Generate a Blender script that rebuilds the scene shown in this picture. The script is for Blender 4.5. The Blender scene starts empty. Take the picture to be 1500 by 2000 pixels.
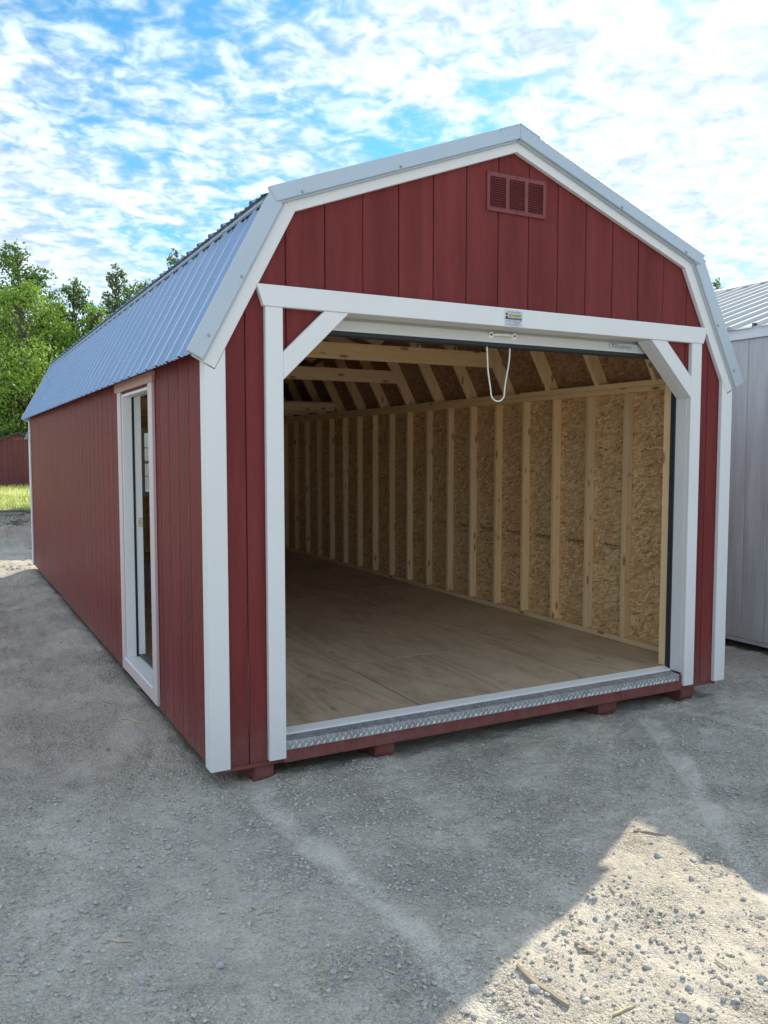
import bpy, bmesh, math, random
import numpy as np
from mathutils import Vector, Matrix

random.seed(7)
rng = np.random.default_rng(11)
SC = bpy.context.scene
COL = SC.collection

# ------------------------------------------------------------------ camera
CAM = Vector((-1.0931, -3.7549, 1.6533))
YAW, PITCH, ROLL = 0.489, -0.07, -0.0001
fwd = Vector((math.sin(YAW) * math.cos(PITCH), math.cos(YAW) * math.cos(PITCH), math.sin(PITCH)))
right = Vector((math.cos(YAW), -math.sin(YAW), 0))
up = right.cross(fwd)
cd = bpy.data.cameras.new("camera")
cd.sensor_fit = 'HORIZONTAL'
cd.sensor_width = 36.0
cd.lens = 36.0 * 1634.6 / 1500.0
cd.clip_start = 0.05
cd.clip_end = 2000
cam = bpy.data.objects.new("camera", cd)
COL.objects.link(cam)
m = Matrix((right, up, -fwd)).transposed().to_4x4()
m.translation = CAM
cam.matrix_world = m
SC.camera = cam

# ------------------------------------------------------------------ sky, sun, exposure
SUNDIR = Vector((1.157, 0.675, 1.0)).normalized()      # towards the sun
ELEV = math.asin(SUNDIR.z)
AZ = math.atan2(SUNDIR.x, SUNDIR.y)

SC.view_settings.view_transform = 'Standard'
SC.view_settings.look = 'None'
SC.view_settings.gamma = 1.0
SC.view_settings.use_curve_mapping = False
SC.view_settings.exposure = 1.5

world = bpy.data.worlds.new("World")
SC.world = world
world.use_nodes = True
wn, wl = world.node_tree.nodes, world.node_tree.links
wn.clear()


def wnode(t, **kw):
    n = wn.new(t)
    for k, v in kw.items():
        setattr(n, k, v)
    return n


def wmath(op, a, b=None, clamp=False):
    n = wnode('ShaderNodeMath', operation=op, use_clamp=clamp)
    for i, x in enumerate((a, b)):
        if x is None:
            continue
        if isinstance(x, (int, float)):
            n.inputs[i].default_value = x
        else:
            wl.new(x, n.inputs[i])
    return n.outputs[0]


def wnoise(vec, scale, detail, rough, dist=0.0):
    n = wnode('ShaderNodeTexNoise')
    n.inputs['Scale'].default_value = scale
    n.inputs['Detail'].default_value = detail
    n.inputs['Roughness'].default_value = rough
    n.inputs['Distortion'].default_value = dist
    wl.new(vec, n.inputs['Vector'])
    return n.outputs['Fac']


def wramp(x, a, b):
    n = wnode('ShaderNodeMapRange', interpolation_type='SMOOTHSTEP')
    n.inputs['From Min'].default_value = a
    n.inputs['From Max'].default_value = b
    wl.new(x, n.inputs['Value'])
    return n.outputs['Result']


DEN = 0.14
SEED, CLO, CHI = 9.08, 0.87, 1.28
wout = wnode('ShaderNodeOutputWorld')
wbg = wnode('ShaderNodeBackground')
wbg.inputs['Strength'].default_value = 0.10
wl.new(wbg.outputs[0], wout.inputs[0])
sky = wnode('ShaderNodeTexSky', sky_type='NISHITA', sun_disc=False)
sky.sun_elevation = ELEV
sky.sun_rotation = AZ
sky.altitude = 100
sky.air_density = 1.0
sky.dust_density = 0.6
sky.ozone_density = 2.0
tc = wnode('ShaderNodeTexCoord')
sep = wnode('ShaderNodeSeparateXYZ')
wl.new(tc.outputs['Generated'], sep.inputs[0])
zc = wmath('MAXIMUM', sep.outputs[2], -0.15)
den = wmath('ADD', zc, DEN)
cx_ = wmath('DIVIDE', sep.outputs[0], den)
cy_ = wmath('DIVIDE', sep.outputs[1], den)
comb = wnode('ShaderNodeCombineXYZ')
wl.new(cx_, comb.inputs[0])
wl.new(cy_, comb.inputs[1])
comb.inputs[2].default_value = SEED
P = comb.outputs[0]
# streaked layer: same coordinates turned and squeezed
mp = wnode('ShaderNodeMapping')
mp.inputs['Rotation'].default_value = (0, 0, math.radians(35))
mp.inputs['Scale'].default_value = (0.55, 1.5, 1)
wl.new(P, mp.inputs['Vector'])
big = wnoise(P, 1.15, 2, 0.5, 0.3)
mid = wnoise(P, 10.0, 3, 0.55, 0.6)
strk = wnoise(mp.outputs[0], 4.2, 4, 0.6, 0.5)
fine = wnoise(P, 24.0, 4, 0.6, 0.5)
dens = wmath('ADD', wmath('MULTIPLY', big, 0.85), wmath('MULTIPLY', mid, 0.75))
dens = wmath('ADD', dens, wmath('MULTIPLY', strk, 0.45))
dens = wmath('ADD', dens, wmath('MULTIPLY', fine, 0.30))
# the same layer is seen edge-on towards the horizon
dens = wmath('ADD', dens, wmath('MULTIPLY', wramp(zc, 0.16, 0.0), 0.12))
cov = wramp(dens, CLO, CHI)
# a thin veil fills part of the gaps where the layer is broad
veil = wmath('MULTIPLY', wramp(wmath('ADD', big, wmath('MULTIPLY', wramp(zc, 0.40, 0.10), 0.16)), 0.47, 0.66), 0.5)
cov = wmath('ADD', cov, wmath('MULTIPLY', wmath('SUBTRACT', 1.0, cov), veil))
# thick parts bright with greyer hollows between the puffs, brighter towards the sun
dotn = wnode('ShaderNodeVectorMath', operation='DOT_PRODUCT')
wl.new(tc.outputs['Generated'], dotn.inputs[0])
dotn.inputs[1].default_value = SUNDIR
aur = wmath('POWER', wmath('MAXIMUM', dotn.outputs['Value'], 0.0), 8.0)
puff = wmath('ADD', wmath('MULTIPLY', mid, 0.6), wmath('MULTIPLY', fine, 0.4))
val = wmath('ADD', wmath('MULTIPLY', aur, 0.3), 2.9)
val = wmath('ADD', val, wmath('MULTIPLY', wramp(puff, 0.36, 0.62), 1.8))
ccol = wnode('ShaderNodeCombineColor')
wl.new(wmath('MULTIPLY', val, 0.84), ccol.inputs[0])
wl.new(wmath('MULTIPLY', val, 0.965), ccol.inputs[1])
wl.new(wmath('MULTIPLY', val, 1.09), ccol.inputs[2])
skyc = wnode('ShaderNodeMix', data_type='RGBA', blend_type='MULTIPLY')
skyc.inputs['Factor'].default_value = 1.0
wl.new(sky.outputs[0], skyc.inputs['A'])
skyc.inputs['B'].default_value = (0.24, 0.56, 0.64, 1)
wmix = wnode('ShaderNodeMix', data_type='RGBA')
wl.new(wmath('MULTIPLY', cov, 0.95), wmix.inputs['Factor'])
wl.new(skyc.outputs['Result'], wmix.inputs['A'])
wl.new(ccol.outputs[0], wmix.inputs['B'])
wl.new(wmix.outputs['Result'], wbg.inputs['Color'])

sl = bpy.data.lights.new("sun", 'SUN')
sl.energy = 2.3
sl.angle = math.radians(0.55)
sl.color = (1.0, 0.895, 0.70)
sun = bpy.data.objects.new("sun", sl)
COL.objects.link(sun)
sun.rotation_euler = SUNDIR.to_track_quat('Z', 'Y').to_euler()
sun.location = (10, 6, 12)

SC.render.engine = 'CYCLES'
SC.cycles.use_denoising = True
SC.cycles.max_bounces = 10
SC.cycles.diffuse_bounces = 5
SC.cycles.sample_clamp_indirect = 8.0

# ------------------------------------------------------------------ object helpers


def link(name, me, parent=None, loc=(0, 0, 0), mat=None):
    o = bpy.data.objects.new(name, me)
    COL.objects.link(o)
    o.location = loc
    if parent is not None:
        o.parent = parent
    if mat is not None and me is not None and len(me.materials) == 0:
        me.materials.append(mat)
    return o


def thing(name, label, cat, loc=(0, 0, 0), group=None):
    o = bpy.data.objects.new(name, None)
    o.empty_display_size = 0.2
    COL.objects.link(o)
    o.location = loc
    return tag(o, label, cat, group)


def tag(o, label, cat, group=None):
    o["label"] = label
    o["category"] = cat
    if group:
        o["group"] = group
    return o


def mesh(name, v, f, smooth=False):
    me = bpy.data.meshes.new(name)
    me.from_pydata([tuple(x) for x in v], [], f)
    if smooth:
        me.polygons.foreach_set("use_smooth", [True] * len(me.polygons))
    me.update()
    return me


def bevel_mesh(me, w, seg=1):
    bm = bmesh.new()
    bm.from_mesh(me)
    bmesh.ops.recalc_face_normals(bm, faces=bm.faces)
    es = [e for e in bm.edges if len(e.link_faces) == 2 and e.calc_face_angle(0) > 0.5]
    bmesh.ops.bevel(bm, geom=es, offset=w, segments=seg, profile=0.5, affect='EDGES', clamp_overlap=True)
    bm.to_mesh(me)
    bm.free()
    return me


BOXF = [(0, 3, 2, 1), (4, 5, 6, 7), (0, 1, 5, 4), (1, 2, 6, 5), (2, 3, 7, 6), (3, 0, 4, 7)]


def box_v(x0, x1, y0, y1, z0, z1):
    return [(x0, y0, z0), (x1, y0, z0), (x1, y1, z0), (x0, y1, z0), (x0, y0, z1), (x1, y0, z1), (x1, y1, z1), (x0, y1, z1)]


def box(name, x0, x1, y0, y1, z0, z1, mat, parent, bev=0.0):
    me = mesh(name, box_v(x0, x1, y0, y1, z0, z1), BOXF)
    if bev:
        bevel_mesh(me, bev)
    return link(name, me, parent, mat=mat)


class MB:
    """collects pieces that belong to one part"""

    def __init__(s):
        s.v, s.f = [], []

    def add(s, v, f):
        b = len(s.v)
        s.v += [tuple(x) for x in v]
        s.f += [tuple(i + b for i in q) for q in f]

    def box(s, *a):
        s.add(box_v(*a), BOXF)

    def prism(s, poly, axis, a, b):
        """polygon in the two other axes, extruded from a to b along axis"""
        n = len(poly)
        v = []
        for t in (a, b):
            for (p, q) in poly:
                v.append((t, p, q) if axis == 'x' else ((p, t, q) if axis == 'y' else (p, q, t)))
        f = [tuple(range(n))[::-1], tuple(range(n, 2 * n))]
        f += [(i, (i + 1) % n, n + (i + 1) % n, n + i) for i in range(n)]
        s.add(v, f)

    def tube(s, pts, r, n=8, closed_ends=True):
        pts = [Vector(p) for p in pts]
        rings = []
        prev = None
        for i, p in enumerate(pts):
            d = (pts[min(i + 1, len(pts) - 1)] - pts[max(i - 1, 0)]).normalized()
            a = d.orthogonal().normalized() if prev is None else (prev - d * prev.dot(d)).normalized()
            prev = a
            b = d.cross(a)
            rr = r[i] if isinstance(r, (list, tuple)) else r
            rings.append([p + (a * math.cos(2 * math.pi * k / n) + b * math.sin(2 * math.pi * k / n)) * rr for k in range(n)])
        v = [q for ring in rings for q in ring]
        f = []
        for i in range(len(rings) - 1):
            for k in range(n):
                f.append((i * n + k, i * n + (k + 1) % n, (i + 1) * n + (k + 1) % n, (i + 1) * n + k))
        if closed_ends:
            f.append(tuple(range(n))[::-1])
            f.append(tuple(range((len(rings) - 1) * n, len(rings) * n)))
        s.add(v, f)

    def build(s, name, mat, parent=None, bev=0.0, smooth=False):
        me = mesh(name, s.v, s.f, smooth)
        bm = bmesh.new()
        bm.from_mesh(me)
        bmesh.ops.recalc_face_normals(bm, faces=bm.faces)
        bm.to_mesh(me)
        bm.free()
        if bev:
            bevel_mesh(me, bev)
        return link(name, me, parent, mat=mat)


# ------------------------------------------------------------------ materials


class NT:
    def __init__(s, name):
        s.m = bpy.data.materials.new(name)
        s.m.use_nodes = True
        s.n, s.l = s.m.node_tree.nodes, s.m.node_tree.links
        s.b = s.n['Principled BSDF']
        s.tc = s.n.new('ShaderNodeTexCoord')
        s.geo = None

    def obj(s):
        return s.tc.outputs['Object']

    def pos(s):
        if s.geo is None:
            s.geo = s.n.new('ShaderNodeNewGeometry')
        return s.geo.outputs['Position']

    def map(s, vec, scale=(1, 1, 1), rot=(0, 0, 0), loc=(0, 0, 0)):
        n = s.n.new('ShaderNodeMapping')
        n.inputs['Scale'].default_value = scale
        n.inputs['Rotation'].default_value = rot
        n.inputs['Location'].default_value = loc
        s.l.new(vec, n.inputs['Vector'])
        return n.outputs[0]

    def noise(s, vec, scale, detail=4, rough=0.55, dist=0.0, out='Fac'):
        n = s.n.new('ShaderNodeTexNoise')
        n.inputs['Scale'].default_value = scale
        n.inputs['Detail'].default_value = detail
        n.inputs['Roughness'].default_value = rough
        n.inputs['Distortion'].default_value = dist
        s.l.new(vec, n.inputs['Vector'])
        return n.outputs[out]

    def voro(s, vec, scale, feature='F1', out='Distance', rnd=1.0):
        n = s.n.new('ShaderNodeTexVoronoi')
        n.feature = feature
        n.inputs['Scale'].default_value = scale
        n.inputs['Randomness'].default_value = rnd
        s.l.new(vec, n.inputs['Vector'])
        return n.outputs[out]

    def math(s, op, a, b=0.5, clamp=False):
        n = s.n.new('ShaderNodeMath')
        n.operation = op
        n.use_clamp = clamp
        for i, x in enumerate((a, b)):
            if isinstance(x, (int, float)):
                n.inputs[i].default_value = x
            else:
                s.l.new(x, n.inputs[i])
        return n.outputs[0]

    def rng(s, x, a, b, c=0.0, d=1.0):
        n = s.n.new('ShaderNodeMapRange')
        n.inputs['From Min'].default_value = a
        n.inputs['From Max'].default_value = b
        n.inputs['To Min'].default_value = c
        n.inputs['To Max'].default_value = d
        s.l.new(x, n.inputs['Value'])
        return n.outputs[0]

    def ramp(s, x, stops):
        n = s.n.new('ShaderNodeValToRGB')
        e = n.color_ramp.elements
        while len(e) < len(stops):
            e.new(0.5)
        for k, (p, c) in enumerate(stops):
            e[k].position = p
            e[k].color = (*c, 1)
        s.l.new(x, n.inputs[0])
        return n.outputs[0]

    def mix(s, fac, a, b, blend='MIX'):
        n = s.n.new('ShaderNodeMix')
        n.data_type = 'RGBA'
        n.blend_type = blend
        for key, x in (('Factor', fac), ('A', a), ('B', b)):
            i = n.inputs[key]
            if isinstance(x, (int, float)):
                i.default_value = x
            elif isinstance(x, tuple):
                i.default_value = (*x, 1)
            else:
                s.l.new(x, i)
        return n.outputs['Result']

    def random(s):
        n = s.n.new('ShaderNodeObjectInfo')
        return n.outputs['Random']

    def offset_by_random(s, vec, amt=37.0):
        """shift the pattern from object to object, so that alike pieces differ"""
        c = s.n.new('ShaderNodeCombineXYZ')
        r = s.random()
        for i, k in enumerate((1.0, 1.7, 2.3)):
            s.l.new(s.math('MULTIPLY', r, amt * k), c.inputs[i])
        a = s.n.new('ShaderNodeVectorMath')
        a.operation = 'ADD'
        s.l.new(vec, a.inputs[0])
        s.l.new(c.outputs[0], a.inputs[1])
        return a.outputs[0]

    def bump(s, h, strength=0.3, dist=0.01, normal=None):
        n = s.n.new('ShaderNodeBump')
        n.inputs['Strength'].default_value = strength
        n.inputs['Distance'].default_value = dist
        s.l.new(h, n.inputs['Height'])
        if normal is not None:
            s.l.new(normal, n.inputs['Normal'])
        return n.outputs[0]

    def set(s, color=None, rough=None, metal=None, normal=None, spec=None):
        for key, x in (('Base Color', color), ('Roughness', rough), ('Metallic', metal), ('Normal', normal), ('Specular IOR Level', spec)):
            if x is None:
                continue
            i = s.b.inputs[key]
            if isinstance(x, (int, float)):
                i.default_value = x
            elif isinstance(x, tuple):
                i.default_value = (*x, 1)
            else:
                s.l.new(x, i)
        return s.m


def emboss(t, vec, sx, sz):
    """pressed wood grain running along z: cathedral arches plus fine lines"""
    w = t.n.new('ShaderNodeTexWave')
    w.wave_type = 'BANDS'
    w.bands_direction = 'DIAGONAL'
    w.inputs['Scale'].default_value = 1.0
    w.inputs['Distortion'].default_value = 9.0
    w.inputs['Detail'].default_value = 2.5
    w.inputs['Detail Scale'].default_value = 1.0
    t.l.new(t.map(vec, (sx * 0.35, sx * 0.35, sz)), w.inputs['Vector'])
    fine = t.noise(t.map(vec, (sx * 4, sx * 4, sz * 5)), 1.0, 4, 0.6)
    return t.math('ADD', t.math('MULTIPLY', w.outputs['Fac'], 0.55), fine)


def mat_siding(name, base, rough=0.42, bump=0.55):
    t = NT(name)
    v = t.offset_by_random(t.obj(), 13.0)
    h = emboss(t, v, 38.0, 3.0)
    tone = t.noise(t.map(v, (9, 9, 0.9)), 1.0, 4, 0.6)
    d = tuple(c * 0.74 for c in base)
    l = tuple(min(1, c * 1.20 + 0.004) for c in base)
    c = t.ramp(tone, [(0.25, d), (0.75, l)])
    # dust splashed up from the ground on the lowest boards
    sep = t.n.new('ShaderNodeSeparateXYZ')
    t.l.new(t.pos(), sep.inputs[0])
    dust = t.math('MULTIPLY', t.rng(sep.outputs[2], 0.17, 0.55, 1.0, 0.0), t.noise(t.pos(), 9.0, 5, 0.7))
    dust = t.math('MULTIPLY', t.math('POWER', t.math('MAXIMUM', dust, 0.0), 1.6), 0.55, True)
    c = t.mix(dust, c, (0.30, 0.25, 0.21))
    return t.set(c, t.rng(tone, 0.3, 0.7, rough - 0.05, rough + 0.10), None, t.bump(h, bump, 0.004), 0.05)


M = {}
M['red'] = mat_siding('red_siding', (0.195, 0.040, 0.039), 0.42, 0.9)
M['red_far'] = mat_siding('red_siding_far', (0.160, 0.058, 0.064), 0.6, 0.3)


def mat_white(name, base=(0.80, 0.80, 0.80), bump=0.22):
    t = NT(name)
    v = t.obj()
    h = t.noise(t.map(v, (90, 90, 90)), 1.0, 5, 0.65)
    tone = t.noise(t.map(v, (2.2, 2.2, 1.1)), 1.0, 5, 0.62)
    c = t.ramp(tone, [(0.2, tuple(x * 0.92 for x in base)), (0.7, base)])
    sep = t.n.new('ShaderNodeSeparateXYZ')
    t.l.new(t.pos(), sep.inputs[0])
    dust = t.math('MULTIPLY', t.rng(sep.outputs[2], 0.17, 0.60, 1.0, 0.0), t.noise(t.pos(), 11.0, 5, 0.7))
    c = t.mix(t.math('MULTIPLY', t.math('POWER', t.math('MAXIMUM', dust, 0.0), 1.6), 0.5, True), c, (0.42, 0.37, 0.32))
    g = t.noise(t.map(v, (34, 34, 5)), 1.0, 4, 0.65, 0.5)
    return t.set(c, 0.48, None, t.bump(t.math('ADD', h, g), bump, 0.003))


M['white'] = mat_white('white_trim_paint')
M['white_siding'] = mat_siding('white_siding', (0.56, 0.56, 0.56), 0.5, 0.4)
M['pinkish'] = mat_white('pinkish_trim', (0.66, 0.54, 0.54), 0.2)  # pinkish tone for the posts and base of the side doorway
M['salmon'] = mat_white('salmon_trim', (0.50, 0.27, 0.235), 0.2)  # salmon tone for the header of the side doorway
M['cream'] = mat_white('cream_soffit_paint', (0.72, 0.71, 0.66), 0.1)


def mat_metal(name, base, metal, rough, streak=0.05):
    t = NT(name)
    v = t.pos()
    n = t.noise(t.map(v, (3, 3, 3)), 1.0, 5, 0.6)
    s = t.noise(t.map(v, (1.5, 40, 1.5)), 1.0, 3, 0.6)
    c = t.ramp(t.math('ADD', t.math('MULTIPLY', n, 0.6), t.math('MULTIPLY', s, 0.4)),
               [(0.3, tuple(x * (1 - streak * 2) for x in base)), (0.7, base)])
    return t.set(c, t.rng(n, 0.3, 0.7, rough - 0.05, rough + 0.08), metal, t.bump(n, 0.04, 0.02))


M['roof'] = mat_metal('galvalume_roof_steel', (0.28, 0.39, 0.56), 0.85, 0.27)
M['rake'] = mat_metal('pale_rake_steel', (0.52, 0.59, 0.65), 0.45, 0.42)
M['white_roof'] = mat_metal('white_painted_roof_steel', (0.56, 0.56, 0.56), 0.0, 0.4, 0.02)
M['dark_roof'] = mat_metal('dark_green_roof', (0.035, 0.05, 0.045), 0.0, 0.6)
M['screw'] = mat_metal('zinc_screw', (0.42, 0.44, 0.45), 0.7, 0.45)
M['door_white'] = mat_metal('white_door_steel', (0.72, 0.73, 0.70), 0.0, 0.38, 0.03)
M['alu'] = mat_metal('bright_aluminium', (0.92, 0.93, 0.94), 0.3, 0.36, 0.02)


def mat_plate():
    t = NT('diamond_plate_aluminium')
    n = t.noise(t.pos(), 14.0, 5, 0.65)
    d = t.noise(t.pos(), 3.0, 4, 0.6)
    c = t.ramp(n, [(0.3, (0.34, 0.345, 0.36)), (0.7, (0.50, 0.51, 0.53))])
    c = t.mix(t.rng(d, 0.5, 0.75, 0.0, 0.4), c, (0.34, 0.31, 0.28))
    return t.set(c, t.rng(n, 0.3, 0.7, 0.34, 0.5), 0.6)


M['plate'] = mat_plate()


def mat_plain(name, c, rough, spec=None):
    t = NT(name)
    n = t.noise(t.obj(), 25.0, 4, 0.6)
    col = t.ramp(n, [(0.3, tuple(x * 0.85 for x in c)), (0.7, tuple(min(1, x * 1.08) for x in c))])
    return t.set(col, rough, None, t.bump(n, 0.06, 0.003), spec)


M['rubber'] = mat_plain('black_rubber', (0.022, 0.025, 0.030), 0.6)
M['track'] = mat_plain('dark_track_steel', (0.035, 0.038, 0.045), 0.45)
M['dark'] = mat_plain('black_weatherstrip', (0.012, 0.013, 0.018), 0.6)
M['rope'] = mat_plain('white_rope', (0.82, 0.82, 0.80), 0.75)
M['brass'] = mat_plain('pale_brass', (0.62, 0.56, 0.38), 0.35)
M['sill'] = mat_plain('grey_threshold', (0.10, 0.10, 0.105), 0.5)
M['vent'] = mat_plain('red_vent_plastic', (0.195, 0.042, 0.042), 0.5)
M['vent_dark'] = mat_plain('vent_shadow_mesh', (0.17, 0.038, 0.040), 0.8)


def mat_pine(name, axis):
    """dimension lumber, grain along the given axis"""
    t = NT(name)
    v = t.offset_by_random(t.obj(), 29.0)
    k = {'x': (1.2, 26, 26), 'y': (26, 1.2, 26), 'z': (26, 26, 1.2)}[axis]
    g = t.noise(t.map(v, k), 1.0, 4, 0.6, 0.6)
    g2 = t.noise(t.map(v, tuple(x * 4 for x in k)), 1.0, 3, 0.6)
    c = t.ramp(t.math('ADD', t.math('MULTIPLY', g, 0.75), t.math('MULTIPLY', g2, 0.25)),
               [(0.28, (0.76, 0.53, 0.30)), (0.50, (0.88, 0.65, 0.38)), (0.75, (0.92, 0.72, 0.46))])
    kk = {'x': (4, 13, 13), 'y': (13, 4, 13), 'z': (13, 13, 4)}[axis]
    kn = t.voro(t.map(v, kk), 1.0)
    knot = t.rng(kn, 0.10, 0.20, 1.0, 0.0)
    n = t.n.new('ShaderNodeClamp')
    t.l.new(knot, n.inputs[0])
    c = t.mix(t.math('MULTIPLY', n.outputs[0], 0.75), c, (0.16, 0.075, 0.030))
    r = t.random()
    hue = t.ramp(r, [(0.0, (0.82, 0.78, 0.74)), (0.5, (1.0, 1.0, 1.0)), (1.0, (1.0, 0.93, 0.82))])
    c = t.mix(1.0, c, hue, 'MULTIPLY')
    return t.set(c, 0.62, None, t.bump(g2, 0.12, 0.002))


for a in 'xyz':
    M['pine_' + a] = mat_pine('pine_lumber_' + a, a)


def mat_osb(name='oriented_strand_board', k_=(0.92, 0.90, 0.88)):
    t = NT(name)
    v = t.offset_by_random(t.pos(), 5.0)
    warp = t.noise(v, 6.0, 3, 0.5, 0, 'Color')
    a = t.n.new('ShaderNodeVectorMath')
    a.operation = 'MULTIPLY_ADD'
    t.l.new(warp, a.inputs[0])
    a.inputs[1].default_value = (0.018, 0.018, 0.018)
    t.l.new(v, a.inputs[2])
    w = a.outputs[0]
    cols = []
    hs = []
    for k, (rot, sc) in enumerate([((0.30, 0, 0.1), (40, 62, 15)), ((1.15, 0, 0.1), (40, 58, 14)), ((-0.65, 0, 0.1), (40, 70, 17)), ((-1.35, 0, 0.1), (40, 80, 18))]):
        vv = t.map(t.map(w, (1, 1, 1), rot), sc, (0, 0, 0), (k * 3.1, k * 1.7, k * 2.2))
        cc = t.voro(vv, 1.0, 'F1', 'Color')
        sp = t.n.new('ShaderNodeSeparateColor')
        t.l.new(cc, sp.inputs[0])
        cols.append(sp)
        hs.append(t.voro(vv, 1.0, 'F1', 'Distance'))
    pal = [(0.0, (0.36, 0.20, 0.09)), (0.12, (0.60, 0.36, 0.165)), (0.55, (0.72, 0.465, 0.225)), (0.95, (0.90, 0.66, 0.37))]
    c = t.ramp(cols[0].outputs[0], pal)
    for k in (1, 2, 3):
        ck = t.ramp(cols[k].outputs[0], pal)
        sel = t.math('GREATER_THAN', cols[k].outputs[1], 0.55)
        c = t.mix(sel, c, ck)
    fibre = t.noise(t.map(w, (90, 90, 22), (0.4, 0.2, 0)), 1.0, 3, 0.6)
    c = t.mix(0.55, c, t.ramp(fibre, [(0.3, (0.80, 0.77, 0.74)), (0.6, (1.0, 1.0, 1.0))]), 'MULTIPLY')
    c = t.mix(1.0, c, k_, 'MULTIPLY')
    h = t.math('ADD', hs[0], hs[1])
    return t.set(c, 0.6, None, t.bump(h, 0.35, 0.004))


M['osb'] = mat_osb()
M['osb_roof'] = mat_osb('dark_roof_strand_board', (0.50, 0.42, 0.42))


def mat_ply():
    t = NT('plywood_floor')
    v = t.offset_by_random(t.pos(), 7.0)
    lo = t.noise(t.map(v, (1.6, 0.30, 1)), 1.0, 2, 0.5, 0.0)
    # growth rings of a peeled veneer: contour lines of a slow noise
    rings = t.math('SINE', t.math('MULTIPLY', lo, 95.0), 0)
    f = t.noise(t.map(v, (60, 9, 1)), 1.0, 4, 0.65)
    w = t.noise(t.map(v, (4.5, 1.8, 1)), 1.0, 5, 0.6, 0.8)
    x = t.math('ADD', t.math('MULTIPLY', rings, 0.05), t.math('MULTIPLY', f, 0.50))
    x = t.math('ADD', x, t.math('MULTIPLY', w, 0.45))
    c = t.ramp(x, [(0.32, (0.36, 0.265, 0.175)), (0.48, (0.51, 0.385, 0.265)), (0.66, (0.60, 0.47, 0.335))])
    st = t.noise(t.pos(), 1.3, 5, 0.65)
    c = t.mix(t.rng(st, 0.52, 0.72, 0.0, 0.5), c, (0.26, 0.21, 0.14))
    du = t.noise(t.pos(), 4.5, 6, 0.7)
    c = t.mix(t.rng(du, 0.55, 0.85, 0.0, 0.4), c, (0.40, 0.335, 0.26))
    kn = t.voro(t.map(v, (4.5, 2.2, 1)), 1.0)
    n = t.n.new('ShaderNodeClamp')
    t.l.new(t.rng(kn, 0.05, 0.10, 1.0, 0.0), n.inputs[0])
    c = t.mix(t.math('MULTIPLY', n.outputs[0], 0.6), c, (0.22, 0.13, 0.07))
    return t.set(c, t.rng(st, 0.3, 0.7, 0.42, 0.6), None, t.bump(f, 0.08, 0.003))


M['ply'] = mat_ply()


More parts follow.
